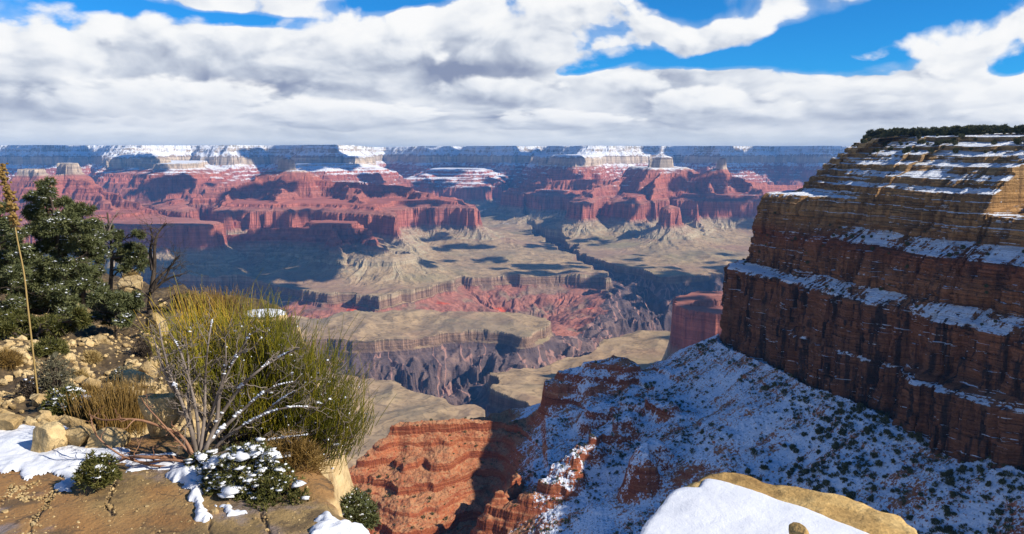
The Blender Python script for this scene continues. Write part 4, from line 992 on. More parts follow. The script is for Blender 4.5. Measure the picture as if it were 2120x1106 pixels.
so_ = np.array([at_z(a, b, -1.60)[:2] for a, b in [(1446,1004),(1458,986),(1476,988),(1530,1004),(1630,1036),(1725,1070),(1800,1098),(1830,1124),(1850,1190),(1850,1300),(1650,1390),(1340,1370),(1260,1240),(1320,1115),(1375,1030),(1400,1003)]])
sv_, sf_ = blob_rings(so_, -1.598, 0.055, 0.96, 821, rough=0.012, dome=0.010, flare=0.0)
link('snow_cap', mesh_np('snow_cap', sv_-bc, sf_, snow_mat, smooth=True), bould)
pr = at_z(1650, 1106, -1.50); rg_ = np.random.default_rng(4); rv2, rf2 = rock_shape(rg_, 4, 0.9, 8)
ro = link('rock', mesh_np('rock', rv2*np.array([0.045, 0.06, 0.05]), rf2, boulder_mat, {'tone': np.full(len(rv2), 0.6)}, smooth=True)); ro.location = pr
tag(ro, 'small brown stone poking through the snow on the big boulder', 'rock')

# ------------------------------------------------------------------ plants
def tubes(polys, sides=5):
    """polys: list of (points (n,3), radii (n,)). One mesh."""
    VV, FF, n = [], [], 0
    ang = np.linspace(0, 2*pi, sides, endpoint=False); ca, sa2 = np.cos(ang), np.sin(ang)
    for P, R in polys:
        P = np.asarray(P, float); R = np.asarray(R, float); m = len(P)
        T = np.gradient(P, axis=0); T /= np.linalg.norm(T, axis=1)[:, None]+1e-12
        ref = np.array([0.31, 0.83, 0.2]) if abs(T[0, 2]) > 0.6 else np.array([0.1, 0.2, 1.0])
        A = np.cross(T, ref); A /= np.linalg.norm(A, axis=1)[:, None]+1e-12; B = np.cross(T, A)
        V = P[:, None, :] + R[:, None, None]*(A[:, None, :]*ca[None, :, None] + B[:, None, :]*sa2[None, :, None])
        i = np.arange(m*sides).reshape(m, sides)+n; j = np.roll(i, -1, 1)
        FF.append(np.stack([i[:-1], j[:-1], j[1:], i[1:]], -1).reshape(-1, 4)); VV.append(V.reshape(-1, 3)); n += m*sides
    return np.concatenate(VV), np.concatenate(FF)
def stem_fan(base, dirs, lens, rad, rng, bend=0.12, seg=4):
    """Many thin three-sided stems at once."""
    N = len(base); t = np.linspace(0, 1, seg+1)
    side = rng.normal(size=(N, 3))*bend; side[:, 2] = np.abs(side[:, 2])*0.3
    P = base[:, None, :] + dirs[:, None, :]*(lens[:, None]*t[None, :])[..., None] + side[:, None, :]*(lens[:, None]*(t**2)[None, :])[..., None]
    T = dirs/np.linalg.norm(dirs, axis=1)[:, None]
    A = np.cross(T, np.array([0.3, 0.9, 0.1])); A /= np.linalg.norm(A, axis=1)[:, None]+1e-9; B = np.cross(T, A)
    ang = np.array([0, 2*pi/3, 4*pi/3]); R = rad[:, None]*(1-0.55*t[None, :])
    V = P[:, :, None, :] + R[:, :, None, None]*(A[:, None, None, :]*np.cos(ang)[None, None, :, None] + B[:, None, None, :]*np.sin(ang)[None, None, :, None])
    i = np.arange(N*(seg+1)*3).reshape(N, seg+1, 3); j = np.roll(i, -1, 2)
    F = np.stack([i[:, :-1], j[:, :-1], j[:, 1:], i[:, 1:]], -1).reshape(-1, 4)
    tone = np.repeat(rng.uniform(0, 1, N), (seg+1)*3)
    return V.reshape(-1, 3), F, tone
def needles(cen, rad, n, L, w, rng, up=0.35, outward=None):
    """Sprigs: n blades round every centre; cen (m,3)."""
    m = len(cen); d = rng.normal(size=(m, n, 3)); d[..., 2] += up
    if outward is not None: d += outward[:, None, :]*0.9
    d /= np.linalg.norm(d, axis=-1, keepdims=True)
    b = cen[:, None, :] + d*rad*rng.uniform(0.0, 0.5, (m, n, 1))
    s = np.cross(d, rng.normal(size=(m, n, 3))); s /= np.linalg.norm(s, axis=-1, keepdims=True)+1e-9
    Ls = L*rng.uniform(0.6, 1.2, (m, n, 1))
    V = np.stack([b - s*w*0.5, b + s*w*0.5, b + d*Ls + s*w*0.2, b + d*Ls - s*w*0.2], 2).reshape(-1, 3)
    F = np.arange(m*n*4).reshape(-1, 4)
    tone = np.repeat(np.clip(np.repeat(rng.uniform(0, 1, m), n)*0.7 + rng.uniform(0, 0.3, m*n), 0, 1), 4)
    return V, F, tone
def lumps(cen, size, rng, squash=0.55):
    bv, bf = icosphere(1); VV = []
    for c, s in zip(cen, size):
        k = bv*(1+0.22*rng.normal(size=(len(bv), 1)))*np.array([s*rng.uniform(0.6, 1.9), s*rng.uniform(0.6, 1.6), s*squash*rng.uniform(0.7, 1.1)])
        k = rot_z(k, rng.uniform(0, 6.3)); VV.append(c+k)
    F = np.concatenate([bf+i*len(bv) for i in range(len(cen))]); return np.concatenate(VV), F
def leaf_mat(name, c1, c2, c3=None, trans=0.25):
    m, t, b, geo = material(name); tn = t.attr('tone').outputs['Fac']
    st = [(0.0, c1), (0.6, c2)] + ([(1.0, c3)] if c3 else [])
    t.put(b.inputs['Base Color'], t.ramp(tn, st)); b.inputs['Roughness'].default_value = 0.6; b.inputs['Specular IOR Level'].default_value = 0.25
    return m
pine_mat = leaf_mat('pinyon_needles', (0.045,0.058,0.024), (0.105,0.118,0.045), (0.17,0.175,0.075))
sage_mat = leaf_mat('sage_leaves', (0.075,0.072,0.045), (0.15,0.14,0.085), (0.22,0.20,0.13))
green_mat = leaf_mat('shrub_leaves', (0.040,0.048,0.012), (0.095,0.095,0.022), (0.19,0.165,0.05))
broom_mat = leaf_mat('broom_stems', (0.070,0.078,0.007), (0.185,0.165,0.010), (0.40,0.25,0.020))
brown_mat = leaf_mat('dry_stems', (0.10,0.06,0.018), (0.20,0.12,0.03), (0.32,0.21,0.07))
straw_mat = leaf_mat('straw', (0.22,0.15,0.05), (0.36,0.25,0.09), (0.48,0.36,0.16))
bark_mat = simple_mat('bark_dark', (0.035,0.026,0.02), (0.11,0.085,0.065), 9, 0.9, bump=0.7, bd=0.02, stretch=(1, 1, 0.25))
grey_mat = simple_mat('weathered_wood', (0.09,0.07,0.055), (0.26,0.215,0.18), 14, 0.85, bump=0.8, bd=0.006, stretch=(1, 1, 0.4))
red_mat = simple_mat('red_bark', (0.16,0.075,0.04), (0.36,0.20,0.12), 12, 0.85, bump=0.8, bd=0.006)

def branch_set(rng, start, end, r0, r1, kids=3, level=0, maxl=2, wob=0.08, out=None, spread=0.55, klen=(0.3, 0.6)):
    """A crooked limb and its forks as tube polylines."""
    if out is None: out = []
    start = np.asarray(start, float); end = np.asarray(end, float); L = np.linalg.norm(end-start); n = max(4, int(6+L*4/ max(0.3, L)))
    t = np.linspace(0, 1, n); P = start + (end-start)*t[:, None]
    w = np.cumsum(rng.normal(size=(n, 3)), 0)*wob*L/math.sqrt(n); w -= w[0] + (w[-1]-w[0])*t[:, None]*0.6
    P = P + w*np.minimum(1, t*4)[:, None]
    out.append((P, r0 + (r1-r0)*t))
    if level < maxl:
        for k in range(kids):
            f = rng.uniform(0.35, 0.95); i = min(n-2, int(f*(n-1))); q = P[i]
            d = (end-start)/L + rng.normal(size=3)*spread; d /= np.linalg.norm(d)
            l = L*rng.uniform(*klen); branch_set(rng, q, q+d*l, (r0+(r1-r0)*f)*0.65, max(r1*0.6, 0.0012), kids, level+1, maxl, wob, out, spread, klen)
    return out

def shade_tree(name, label, base_px, Ybase, trunk, masses, seed, mat=pine_mat, L=0.08, w=0.015, per=0.10, snow=0.95, depth=0.8, extra_twigs=10, trunk_r=0.07):
    """A tree built from its own trunk line and foliage masses; px positions become real points near distance Ybase."""
    rng = np.random.default_rng(seed); k = Ybase/FPX
    base = at_y(base_px[0], base_px[1], Ybase); g = ground_z(base[None, 0], base[None, 1], False)[0][0]
    root = empty(name, (base[0], base[1], base[2]), label, 'tree' if 'shrub' not in name and 'bush' not in name else 'shrub')
    o0 = base
    pts = [np.array([base[0], base[1], min(base[2], g)-0.05])] + [at_y(a, b, Ybase + rng.uniform(-0.1, 0.1)) for a, b in trunk]
    P, _ = resample(smooth_curve(np.array(pts), 2), n=18)
    polys = [(P, np.linspace(trunk_r, trunk_r*0.25, 18))]
    cen, outw, limbs = [], [], []
    for (a, b, ra, rb) in masses:
        c = at_y(a, b, Ybase + rng.uniform(-1, 1)*depth*0.5); rx, rz = ra*k, rb*k; ry = (rx+rz)*0.5
        d2 = np.linalg.norm(P-c, axis=1); i = np.argmin(d2 + np.maximum(P[:, 2]-c[2], 0)*3); s0 = P[max(0, i-1)]
        limb = branch_set(rng, s0, c, trunk_r*0.32, 0.006, 3, 0, 1, 0.10); limbs.append(limb)
        nsub = max(3, int(ra*rb/62))
        for _ in range(nsub):          # clumps with gaps between them
            u = rng.normal(size=3); u /= np.linalg.norm(u); u *= rng.uniform(0.35, 1.0); cc = c + u*np.array([rx, ry, rz])
            limb.append((np.array([c*0.6+s0*0.4, c*0.4+cc*0.6+rng.normal(size=3)*0.02, cc]), np.array([0.012, 0.008, 0.004])))
            m = int(30*(ra*rb/900)**0.25*per/0.10); q = rng.normal(size=(m, 3)); q /= np.linalg.norm(q, axis=1)[:, None]
            rr = rng.uniform(0.3, 1.0, (m, 1))**0.6; sz = np.array([rx, ry, rz])*rng.uniform(0.26, 0.46)
            cen.append(cc + q*rr*sz); outw.append(q)
    cen = np.concatenate(cen); outw = np.concatenate(outw)
    for _ in range(extra_twigs):
        i = rng.integers(4, 17); d = rng.normal(size=3); d[2] *= 0.5; polys += branch_set(rng, P[i], P[i]+d/np.linalg.norm(d)*rng.uniform(0.3, 0.8), 0.012, 0.003, 3, 0, 1, 0.15)
    v, f = tubes(polys, 6); tr = link('trunk', mesh_np('trunk', v-o0, f, bark_mat, smooth=True), root)
    for lm in limbs:
        v, f = tubes(lm, 5); link('limb', mesh_np('limb', v-o0, f, bark_mat, smooth=True), tr)
    v, f, tn = needles(cen, 0.05, 15, L, w, rng, 0.45, outw); link('crown', mesh_np('crown', v-o0, f, mat, {'tone': tn}), root)
    if snow > 0:
        sel = cen[rng.uniform(size=len(cen)) < snow*np.clip(0.4+0.9*fbm3(cen[:, 0], cen[:, 1], cen[:, 2], 0.5, 2, seed), 0, 1)] + np.array([0, 0, L*0.35])
        if len(sel):
            v, f = lumps(sel, rng.uniform(0.010, 0.028, len(sel))*(L/0.075), rng, 0.5); tag(link('snow', mesh_np('snow', v-o0, f, snow_mat, smooth=True), root), kind='stuff')
    return root
shade_tree('pinyon_tree', 'tall snow-dusted pinyon pine with a ragged crown on the rubbly slope', (118,702), 16.0, [(116,640),(108,570),(122,500),(112,440),(98,385)],
    [(95,388,24,14),(82,412,34,15),(132,420,22,13),(150,440,34,17),(70,444,34,17),(186,466,26,17),(128,466,44,22),(178,498,34,20),(82,486,36,22),(128,512,44,22),(196,520,20,18),(66,532,34,22),(108,556,42,22),(156,558,34,20),(60,592,42,24),(112,604,44,24),(34,632,40,24),(90,648,50,28),(150,640,34,22),(170,590,22,16)], 31)
shade_tree('pinyon_tree', 'snow-dusted pinyon pine cut off by the left frame edge', (-12,640), 15.0, [(-10,560),(-5,500),(0,440)],
    [(0,432,20,16),(8,466,26,20),(32,490,26,18),(4,512,30,24),(40,530,24,18),(-5,552,34,24),(28,570,26,18),(-14,600,36,24)], 32)
shade_tree('pinyon_tree', 'smaller dark pinyon pine beside the bare snag', (224,664), 19.0, [(226,630),(230,580),(232,530),(228,480),(222,440)],
    [(252,488,20,13),(286,484,18,13),(262,512,28,16),(296,524,17,20),(272,546,26,15),(242,530,18,16),(300,556,14,16),(216,470,12,10),(205,500,14,12)], 33, snow=0.15)
shade_tree('snowy_bush', 'snow-laden green bush between the pinyon trunks and the snag', (238,676), 14.0, [(238,655),(242,640)],
    [(205,615,26,14),(212,632,28,16),(246,620,28,18),(285,622,20,16),(276,642,22,16),(230,654,34,14),(262,664,30,10),(196,658,18,12)], 34, snow=0.75, trunk_r=0.03)
shade_tree('juniper_bush', 'dark green juniper bush under the tall pinyon pine', (80,712), 13.0, [(80,690),(84,670)],
    [(30,668,40,20),(84,672,44,22),(134,680,36,16),(4,690,34,16),(60,698,40,13),(160,664,20,14)], 35, snow=0.18, trunk_r=0.03, mat=green_mat)

shade_tree('pinyon_tree', 'bushy snow-flecked pinyon pine between the tall pinyon and the small one', (172,680), 17.5, [(172,620),(176,560),(180,510)],
    [(176,470,24,16),(196,492,24,18),(160,505,30,20),(190,528,26,18),(150,548,34,22),(196,560,22,18),(170,588,36,20),(206,590,16,12),(130,590,30,18),(160,620,34,16)], 36)
# dead snag
def px_polys(list_, Yb, rng, r0, r1, jit=0.05):
    out = []
    for pts in list_:
        P = np.array([at_y(a, b, Yb + jit*rng.normal()) for a, b in pts]); P, _ = resample(smooth_curve(P, 2), n=max(8, 3*len(pts)))
        out.append((P, np.linspace(r0, r1, len(P))))
    return out
def wood_thing(name, label, cat, Yb, mains, seed, mat, r_main, twig_n, twig_len, forks=2, r_twig=0.005, snow=0):
    rng = np.random.default_rng(seed); o0 = at_y(*mains[0][0][0], Yb); root = empty(name, o0, label, cat); polys = []
    for pts, ra, rb in mains:
        p = px_polys([pts], Yb, rng, ra, rb)[0]; polys.append(p); P = p[0]
        for _ in range(int(twig_n*len(pts)/3)):
            i = rng.integers(len(P)//4, len(P)); d = (P[min(i+1, len(P)-1)]-P[max(0, i-1)]); d /= np.linalg.norm(d)+1e-9; d = d*0.7+rng.normal(size=3)*0.6; d[2] += 0.15; d /= np.linalg.norm(d)
            polys += branch_set(rng, P[i], P[i]+d*twig_len*rng.uniform(0.4, 1.2), min(p[1][i]*0.6, r_twig*2), r_twig*0.35, forks, 0, 2, 0.2)
    v, f = tubes(polys, 6); link('branches', mesh_np('branches', v-o0, f, mat, smooth=True), root)
    if snow:
        cs = []
        for P, R in polys:
            if R[0] < 0.0055*snow or R[0] > 0.03*snow: continue
            for i in range(len(P)-1):
                d_ = P[i+1]-P[i]; fl = abs(d_[2])/(np.linalg.norm(d_)+1e-9)
                if rng.uniform() < 0.75*(1-fl): cs += [(P[i]+d_*q_+np.array([0, 0, R[i]*0.75]), R[i]*rng.uniform(0.7, 1.3)+0.0015) for q_ in (0, 0.25, 0.5, 0.75)]
        if cs:
            v, f = lumps([c for c, _ in cs], [s for _, s in cs], rng, 0.8); tag(link('snow', mesh_np('snow', v-o0, f, snow_mat, smooth=True), root), kind='stuff')
    return root
wood_thing('dead_snag', 'bare dead snag with twisted dark branches at the edge of the slope', 'dead tree', 17.0, [
    ([(312,660),(311,640),(313,606),(321,547),(319,500),(330,478),(345,462)], 0.08, 0.010), ([(316,560),(310,520),(316,495),(312,470)], 0.05, 0.01), ([(314,600),(330,572),(350,556),(372,528)], 0.05, 0.008), ([(314,604),(340,580),(366,570),(386,566)], 0.04, 0.006),
    ([(313,634),(340,622),(362,610),(394,604)], 0.05, 0.006), ([(313,618),(290,600),(262,592),(250,600)], 0.04, 0.006), ([(340,580),(350,560),(362,536)], 0.03, 0.005), ([(313,640),(332,636),(352,640),(372,650)], 0.035, 0.006)], 41, bark_mat, 0.1, 7, 0.5)
wood_thing('dead_shrub', 'leafless grey twigs rising in front of the smaller pinyon', 'dead shrub', 18.0, [([(214,660),(206,600),(200,540),(198,505)], 0.035, 0.006), ([(206,600),(214,560),(222,520)], 0.02, 0.004), ([(205,590),(190,560),(186,530)], 0.02, 0.004), ([(222,500),(214,460),(204,440)], 0.02, 0.004), ([(224,480),(236,450),(246,440)], 0.02, 0.004)], 42, grey_mat, 0.03, 5, 0.4)
# tall dry flower stalk
def flower_stalk():
    rng = np.random.default_rng(51); Yb = 8.0; pts = [(56,622),(50,564),(37,504),(27,444),(21,414),(12,384),(0,345)]
    P = np.array([at_y(a, b, Yb) for a, b in pts]); P, _ = resample(smooth_curve(P, 2), n=40); o0 = P[0]
    g = ground_z(P[:1, 0], P[:1, 1], False)[0][0]; P = np.vstack([[P[0, 0]+0.03, P[0, 1], g], P])
    root = empty('flower_stalk', o0, 'tall dry yellow flower stalk leaning in front of the pinyon', 'flower stalk')
    v, f = tubes([(P, np.linspace(0.009, 0.005, len(P)))], 6); link('stem', mesh_np('stem', v-o0, f, straw_mat, {'tone': np.full(len(v), 0.5)}, smooth=True), root)
    top = P[23:]; c = top[rng.integers(0, len(top), 260)] + rng.normal(size=(260, 3))*np.array([0.022, 0.022, 0.02])
    v, f = lumps(c, rng.uniform(0.008, 0.018, 260), rng, 1.2); tag(link('seed_pods', mesh_np('seed_pods', v-o0, f, brown_mat, {'tone': rng.uniform(0, 1, len(v))}, smooth=True), root), kind='stuff')
flower_stalk()

# the big broom shrub and the grey bare shrub in front of it
def broom_shrub():
    rng = np.random.default_rng(61); Yb = 4.75
    base = at_y(480, 960, Yb); g = ground_z(base[None, 0], base[None, 1], False)[0][0]; base[2] = g
    root = empty('broom_shrub', base, 'large olive-green broom shrub with upright rush-like stems on the slab edge', 'shrub')
    k = Yb/FPX; polys = []; B, D, Ln = [], [], []
    tips = [(352,735),(372,700),(400,690),(438,680),(470,690),(505,680),(540,690),(575,700),(600,740),(625,770),(650,800),(672,830),(690,860),(700,890),(690,930),(660,960),(620,965),(570,940),(540,880),(600,850),(640,880),(560,790),(500,780),(440,760),(590,800),(620,900),(660,915),(470,830),(530,830),(715,850),(728,880),(722,915),(705,800),(690,775),(735,900),(712,940),(655,760),(560,690),(590,715)]
    for (a, b) in tips:
        for rep in range(2):
            y_ = Yb + rng.uniform(-0.28, 0.42); tip = at_y(a+rng.uniform(-14, 14), b+rng.uniform(-12, 12), y_)
            mid = base*0.45 + tip*0.55 + np.array([0, 0, -0.06]) + rng.normal(size=3)*0.03
            P, _ = resample(smooth_curve(np.array([base + rng.normal(size=3)*np.array([0.05, 0.05, 0.01]), mid, tip]), 2), n=14)
            polys.append((P, np.linspace(0.011, 0.003, 14)))
            for q in P[6:]:
                for _ in range(2):
                    d = rng.normal(size=3)*0.5 + np.array([0, 0, 0.7]); d /= np.linalg.norm(d); polys.append((np.array([q, q+d*0.05, q+d*0.10+np.array([0, 0, 0.02])]), np.array([0.003, 0.0025, 0.0015])))
            n = 95
            i = rng.integers(7, 14, n); bb = P[i] + rng.normal(size=(n, 3))*np.array([0.045, 0.05, 0.035])
            lean = np.clip((tip[0]-base[0]-0.15)*0.65, -0.22, 0.5)
            d = np.stack([rng.normal(lean, 0.20, n), rng.normal(0, 0.20, n), np.ones(n)], -1)
            B.append(bb); D.append(d/np.linalg.norm(d, axis=1)[:, None]); Ln.append(rng.uniform(0.05, 0.25, n)*rng.uniform(0.75, 1.25)*np.where(rng.uniform(size=n) < 0.10, 1.5, 1.0))
    v, f = tubes(polys, 5); link('branches', mesh_np('branches', v-base, f, grey_mat, smooth=True), root)
    B = np.concatenate(B); D = np.concatenate(D); Ln = np.concatenate(Ln)
    v, f, tn = stem_fan(B, D, Ln, rng.uniform(0.0014, 0.0026, len(B)), rng, 0.20)
    ppx = project(v)
    warm = np.clip((560-ppx[:, 0])/200, 0, 1)*np.clip((760-ppx[:, 1])/120, 0, 1)
    tn = np.clip(tn*0.75 + warm*0.55, 0, 1)
    link('stems', mesh_np('stems', v-base, f, broom_mat, {'tone': tn}), root)
    sel = rng.uniform(size=len(B)) < 0.045; c = B[sel] + D[sel]*(Ln[sel]*rng.uniform(0, 0.6, sel.sum()))[:, None]
    v, f = lumps(c, rng.uniform(0.004, 0.010, len(c)), rng, 0.8); tag(link('snow', mesh_np('snow', v-base, f, snow_mat, smooth=True), root), kind='stuff')
broom_shrub()
wood_thing('dead_shrub', 'bare grey branching shrub with snow along its limbs in front of the broom shrub', 'dead shrub', 4.35, [
    ([(408,958),(400,900),(372,820),(350,770),(332,700),(330,670)], 0.015, 0.004), ([(410,955),(412,880),(396,800),(372,720),(352,690)], 0.012, 0.004), ([(412,950),(425,860),(424,780),(432,700),(440,660)], 0.012, 0.003),
    ([(416,955),(450,870),(490,810),(530,770),(575,740),(620,720)], 0.014, 0.004), ([(418,958),(470,900),(540,860),(600,840),(660,845)], 0.012, 0.004), ([(410,955),(440,850),(470,760),(466,700)], 0.014, 0.003),
    ([(372,820),(352,800),(330,740),(318,700)], 0.010, 0.003), ([(450,870),(455,800),(500,720),(520,690)], 0.012, 0.003), ([(416,960),(480,930),(560,910),(640,900)], 0.016, 0.003), ([(400,900),(388,830),(392,760),(384,700)], 0.012, 0.003),
    ([(418,930),(500,850),(560,800),(610,790)], 0.014, 0.003), ([(540,860),(590,820),(630,800)], 0.008, 0.002)], 62, grey_mat, 0.02, 8, 0.15, 2, 0.0022, snow=1.0)
wood_thing('fallen_branch', 'low reddish bare branches sprawling left over the snow', 'branch', 4.25, [
    ([(412,965),(360,945),(310,948),(272,944),(240,958)], 0.016, 0.006), ([(408,962),(380,900),(330,882),(290,868),(240,868),(214,872),(184,858)], 0.011, 0.003), ([(400,960),(350,950),(300,960),(262,950),(230,930),(200,905),(190,880),(188,862)], 0.009, 0.003),
    ([(405,950),(370,915),(330,870),(300,838),(292,822)], 0.008, 0.002), ([(402,965),(350,968),(300,962),(255,945)], 0.010, 0.004)], 63, red_mat, 0.02, 3, 0.10, 1, 0.002)

def leafy(name, label, cat, px, py, w, h, mat, seed, n=260, L=0.03, wd=0.009, blades=9, snow=0.3, Yb=None, up=0.6, twig_mat=bark_mat, group=None, snow_size=0.016):
    """A dome of twigs with leaf sprigs; px, py is the foot of the plant."""
    rng = np.random.default_rng(seed)
    p = ground_at(px, py) if Yb is None else at_y(px, py, Yb); k = p[1]/FPX; W2, H2 = w*k*0.5, h*k
    root = empty(name, p, label, cat, group)
    u = rng.normal(size=(n, 3)); u[:, 2] = np.abs(u[:, 2]); u /= np.linalg.norm(u, axis=1)[:, None]
    lump = 1 + 0.35*fbm3(u[:, 0]+seed, u[:, 1], u[:, 2], 0.6, 2, seed)
    c = u*(rng.uniform(0.35, 1.0, (n, 1))**0.5)*lump[:, None]*np.array([W2, W2*0.9, H2*0.9]); c[:, 2] += H2*0.06
    tw = [(np.array([[rng.normal()*W2*0.1, rng.normal()*W2*0.1, -0.02], q*0.55+np.array([0, 0, -0.03*H2]), q]), np.array([0.006, 0.004, 0.0015])*max(1, k*400)*0.6) for q in c[::4]]
    v, f = tubes(tw, 4); link('twigs', mesh_np('twigs', v, f, twig_mat, smooth=True), root)
    v, f, tn = needles(c, L*0.4, blades, L, wd, rng, up, u); link('foliage', mesh_np('foliage', v, f, mat, {'tone': tn}), root)
    if snow:
        s = c[(rng.uniform(size=n) < snow) & (c[:, 2] > H2*0.3)] + np.array([0, 0, L*0.3])
        if len(s): v, f = lumps(s, np.clip(rng.lognormal(-0.45, 0.55, len(s)), 0.2, 1.8)*snow_size, rng, 0.5); tag(link('snow', mesh_np('snow', v, f, snow_mat, smooth=True), root), kind='stuff')
    return root
leafy('low_shrub', 'low green shrub heaped with snow in front of the bare grey branches', 'shrub', 515,1030,190,120, green_mat, 71, 950, 0.022, 0.006, 12, 0.36, Yb=4.05, snow_size=0.022)
leafy('low_shrub', 'bright olive low shrub at the foot of the broom shrub', 'shrub', 570,1088,170,110, green_mat, 72, 900, 0.022, 0.006, 12, 0.05, Yb=3.9, snow_size=0.016)
leafy('low_shrub', 'small dark shrub with snow lumps on the snow tongue', 'shrub', 425,985,80,55, green_mat, 73, 260, 0.020, 0.006, 12, 0.45, Yb=4.2, snow_size=0.02)
leafy('juniper_shrub', 'little green juniper shrub growing out of the slab crack by the snow', 'shrub', 205,1000,92,64, green_mat, 74, 340, 0.022, 0.006, 12, 0.10, Yb=4.0, snow_size=0.016)
leafy('snowy_shrub', 'snowy green shrub on the rubble left of the brown broom clump', 'shrub', 140,858,96,58, green_mat, 75, 360, 0.04, 0.011, 10, 0.5, snow_size=0.022)
leafy('sage_shrub', 'domed grey sagebrush dusted white above the brown broom clump', 'shrub', 258,800,70,42, sage_mat, 76, 320, 0.035, 0.007, 10, 0.30, snow_size=0.012)
leafy('sage_shrub', 'airy olive-grey shrub on the rubble under the juniper bush', 'shrub', 118,812,70,80, sage_mat, 77, 260, 0.05, 0.007, 8, 0.02)
leafy('sage_shrub', 'dark twiggy shrub with snow at its foot on the left rubble', 'shrub', 66,824,66,52, bark_mat, 78, 160, 0.05, 0.006, 6, 0.10)
leafy('grass_tuft', 'yellow grass tuft on the upper rubble', 'grass tuft', 190,752,36,24, straw_mat, 79, 150, 0.06, 0.006, 10, 0)
leafy('grass_tuft', 'golden round tuft on the yellow boulder by the snag', 'grass tuft', 271,582,30,22, straw_mat, 80, 170, 0.09, 0.012, 10, 0)
leafy('grass_tuft', 'brown grass tuft right of the snowy rubble shrub', 'grass tuft', 186,834,44,32, brown_mat, 81, 160, 0.05, 0.005, 10, 0)
leafy('grass_tuft', 'brown grass tuft at the far left of the rubble', 'grass tuft', 16,762,56,34, brown_mat, 82, 170, 0.07, 0.006, 10, 0)
leafy('low_shrub', 'olive shrub on the rubble edge below the juniper bush', 'shrub', 102,736,78,36, green_mat, 83, 320, 0.05, 0.011, 10, 0.03)
leafy('low_shrub', 'dark brown shrub on the rubble near the bare grey branches', 'shrub', 296,738,40,40, bark_mat, 84, 160, 0.05, 0.008, 8, 0.05)
leafy('grass_tuft', 'small yellow tuft between stones left of the domed sagebrush', 'grass tuft', 165,790,26,20, straw_mat, 85, 110, 0.05, 0.005, 9, 0)
leafy('low_shrub', 'grey-green shrub beside the snag foot behind the broom shrub', 'shrub', 392,640,70,34, green_mat, 86, 240, 0.09, 0.016, 9, 0.1)
leafy('snowy_shrub', 'snow-dusted conifer shrub below the lip of the slab', 'shrub', 738,1090,92,76, pine_mat, 87, 520, 0.05, 0.010, 12, 0.35, Yb=7.0, snow_size=0.015)
leafy('grass_tuft', 'dry straw grass at the right foot of the broom shrub', 'grass tuft', 600,985,130,80, brown_mat, 88, 360, 0.09, 0.0035, 8, 0.02, Yb=4.35)
def clump(name, label, px, py, w, h, mat, seed, n=700, Yb=None):
    rng = np.random.default_rng(seed); p = ground_at(px, py) if Yb is None else at_y(px, py, Yb); k = p[1]/FPX
    root = empty(name, p, label, 'shrub'); b = np.stack([rng.normal(0, w*k*0.22, n), rng.normal(0, w*k*0.2, n), rng.uniform(0, h*k*0.25, n)], -1)
    d = np.stack([b[:, 0]/(w*k)*0.5+rng.normal(0, 0.10, n), rng.normal(0, 0.12, n), np.ones(n)], -1); d /= np.linalg.norm(d, axis=1)[:, None]
    v, f, tn = stem_fan(b, d, h*k*rng.uniform(0.4, 0.85, n), rng.uniform(0.0016, 0.003, n)*max(1, k*300), rng, 0.08); link('stems', mesh_np('stems', v, f, mat, {'tone': tn}), root)
    tw = [(np.array([[0, 0, -0.03], q*0.6, q + np.array([0, 0, 0.1*h*k])]), np.array([0.007, 0.005, 0.002])) for q in b[::25]]
    v, f = tubes(tw, 4); link('branches', mesh_np('branches', v, f, bark_mat, smooth=True), root)
clump('broom_clump', 'brown upright broom clump behind the sprawling bare branches', 250,905,104,128, brown_mat, 91, 900)
clump('broom_clump', 'orange-brown broom stems left of the squared yellow block', 185,880,60,80, brown_mat, 92, 240)
clump('broom_clump', 'orange broom stems behind the top left of the broom shrub', 440,672,110,80, brown_mat, 93, 700, Yb=7.5)

# ------------------------------------------------------------------ trees on the headland and shrubs on the slope below it
def crown_mesh(rng, w, h, trunk, leaves=170, mat=pine_mat, s=0.5):
    u = rng.normal(size=(leaves, 3)); u /= np.linalg.norm(u, axis=1)[:, None]; lump = 1+0.4*fbm3(u[:, 0]+rng.uniform(0, 90), u[:, 1], u[:, 2], 0.6, 2, 7)
    c = u*(rng.uniform(0.3, 1, (leaves, 1))**0.45)*lump[:, None]*np.array([w, w, h]); c[:, 2] += trunk+h
    v, f, tn = needles(c, s*0.5, 5, s, s*0.5, rng, 0.2, u); return v, f, tn
def shrub_kinds(n, w, h, trunk, mat, seed, leaves, s):
    rng = np.random.default_rng(seed); out = []
    for _ in range(n):
        v, f, tn = crown_mesh(rng, w*rng.uniform(0.8, 1.2), h*rng.uniform(0.8, 1.2), trunk, leaves, mat, s)
        cm = mesh_np('crown', v, f, mat, {'tone': tn})
        pl = [(np.array([[0, 0, -0.4], [0.1*rng.normal(), 0.1*rng.normal(), trunk+h*0.5], [0.2*rng.normal(), 0.2*rng.normal(), trunk+h*1.2]]), np.array([0.16, 0.11, 0.04])*w/1.6)]
        tv, tf = tubes(pl, 5); out.append((cm, mesh_np('trunk', tv, tf, bark_mat)))
    return out
def plant_at(name, kinds, rng, p, s, label, cat, group, trunk=True):
    cm, tm = kinds[rng.integers(len(kinds))]
    o = bpy.data.objects.new(name, None); COL.objects.link(o); o.location = p; o.rotation_euler = (0, 0, rng.uniform(0, 6.28)); o.scale = (s, s, s*rng.uniform(0.85, 1.15)); tag(o, label, cat, group)
    c = bpy.data.objects.new('crown', cm); COL.objects.link(c); c.parent = o
    if trunk: c = bpy.data.objects.new('trunk', tm); COL.objects.link(c); c.parent = o
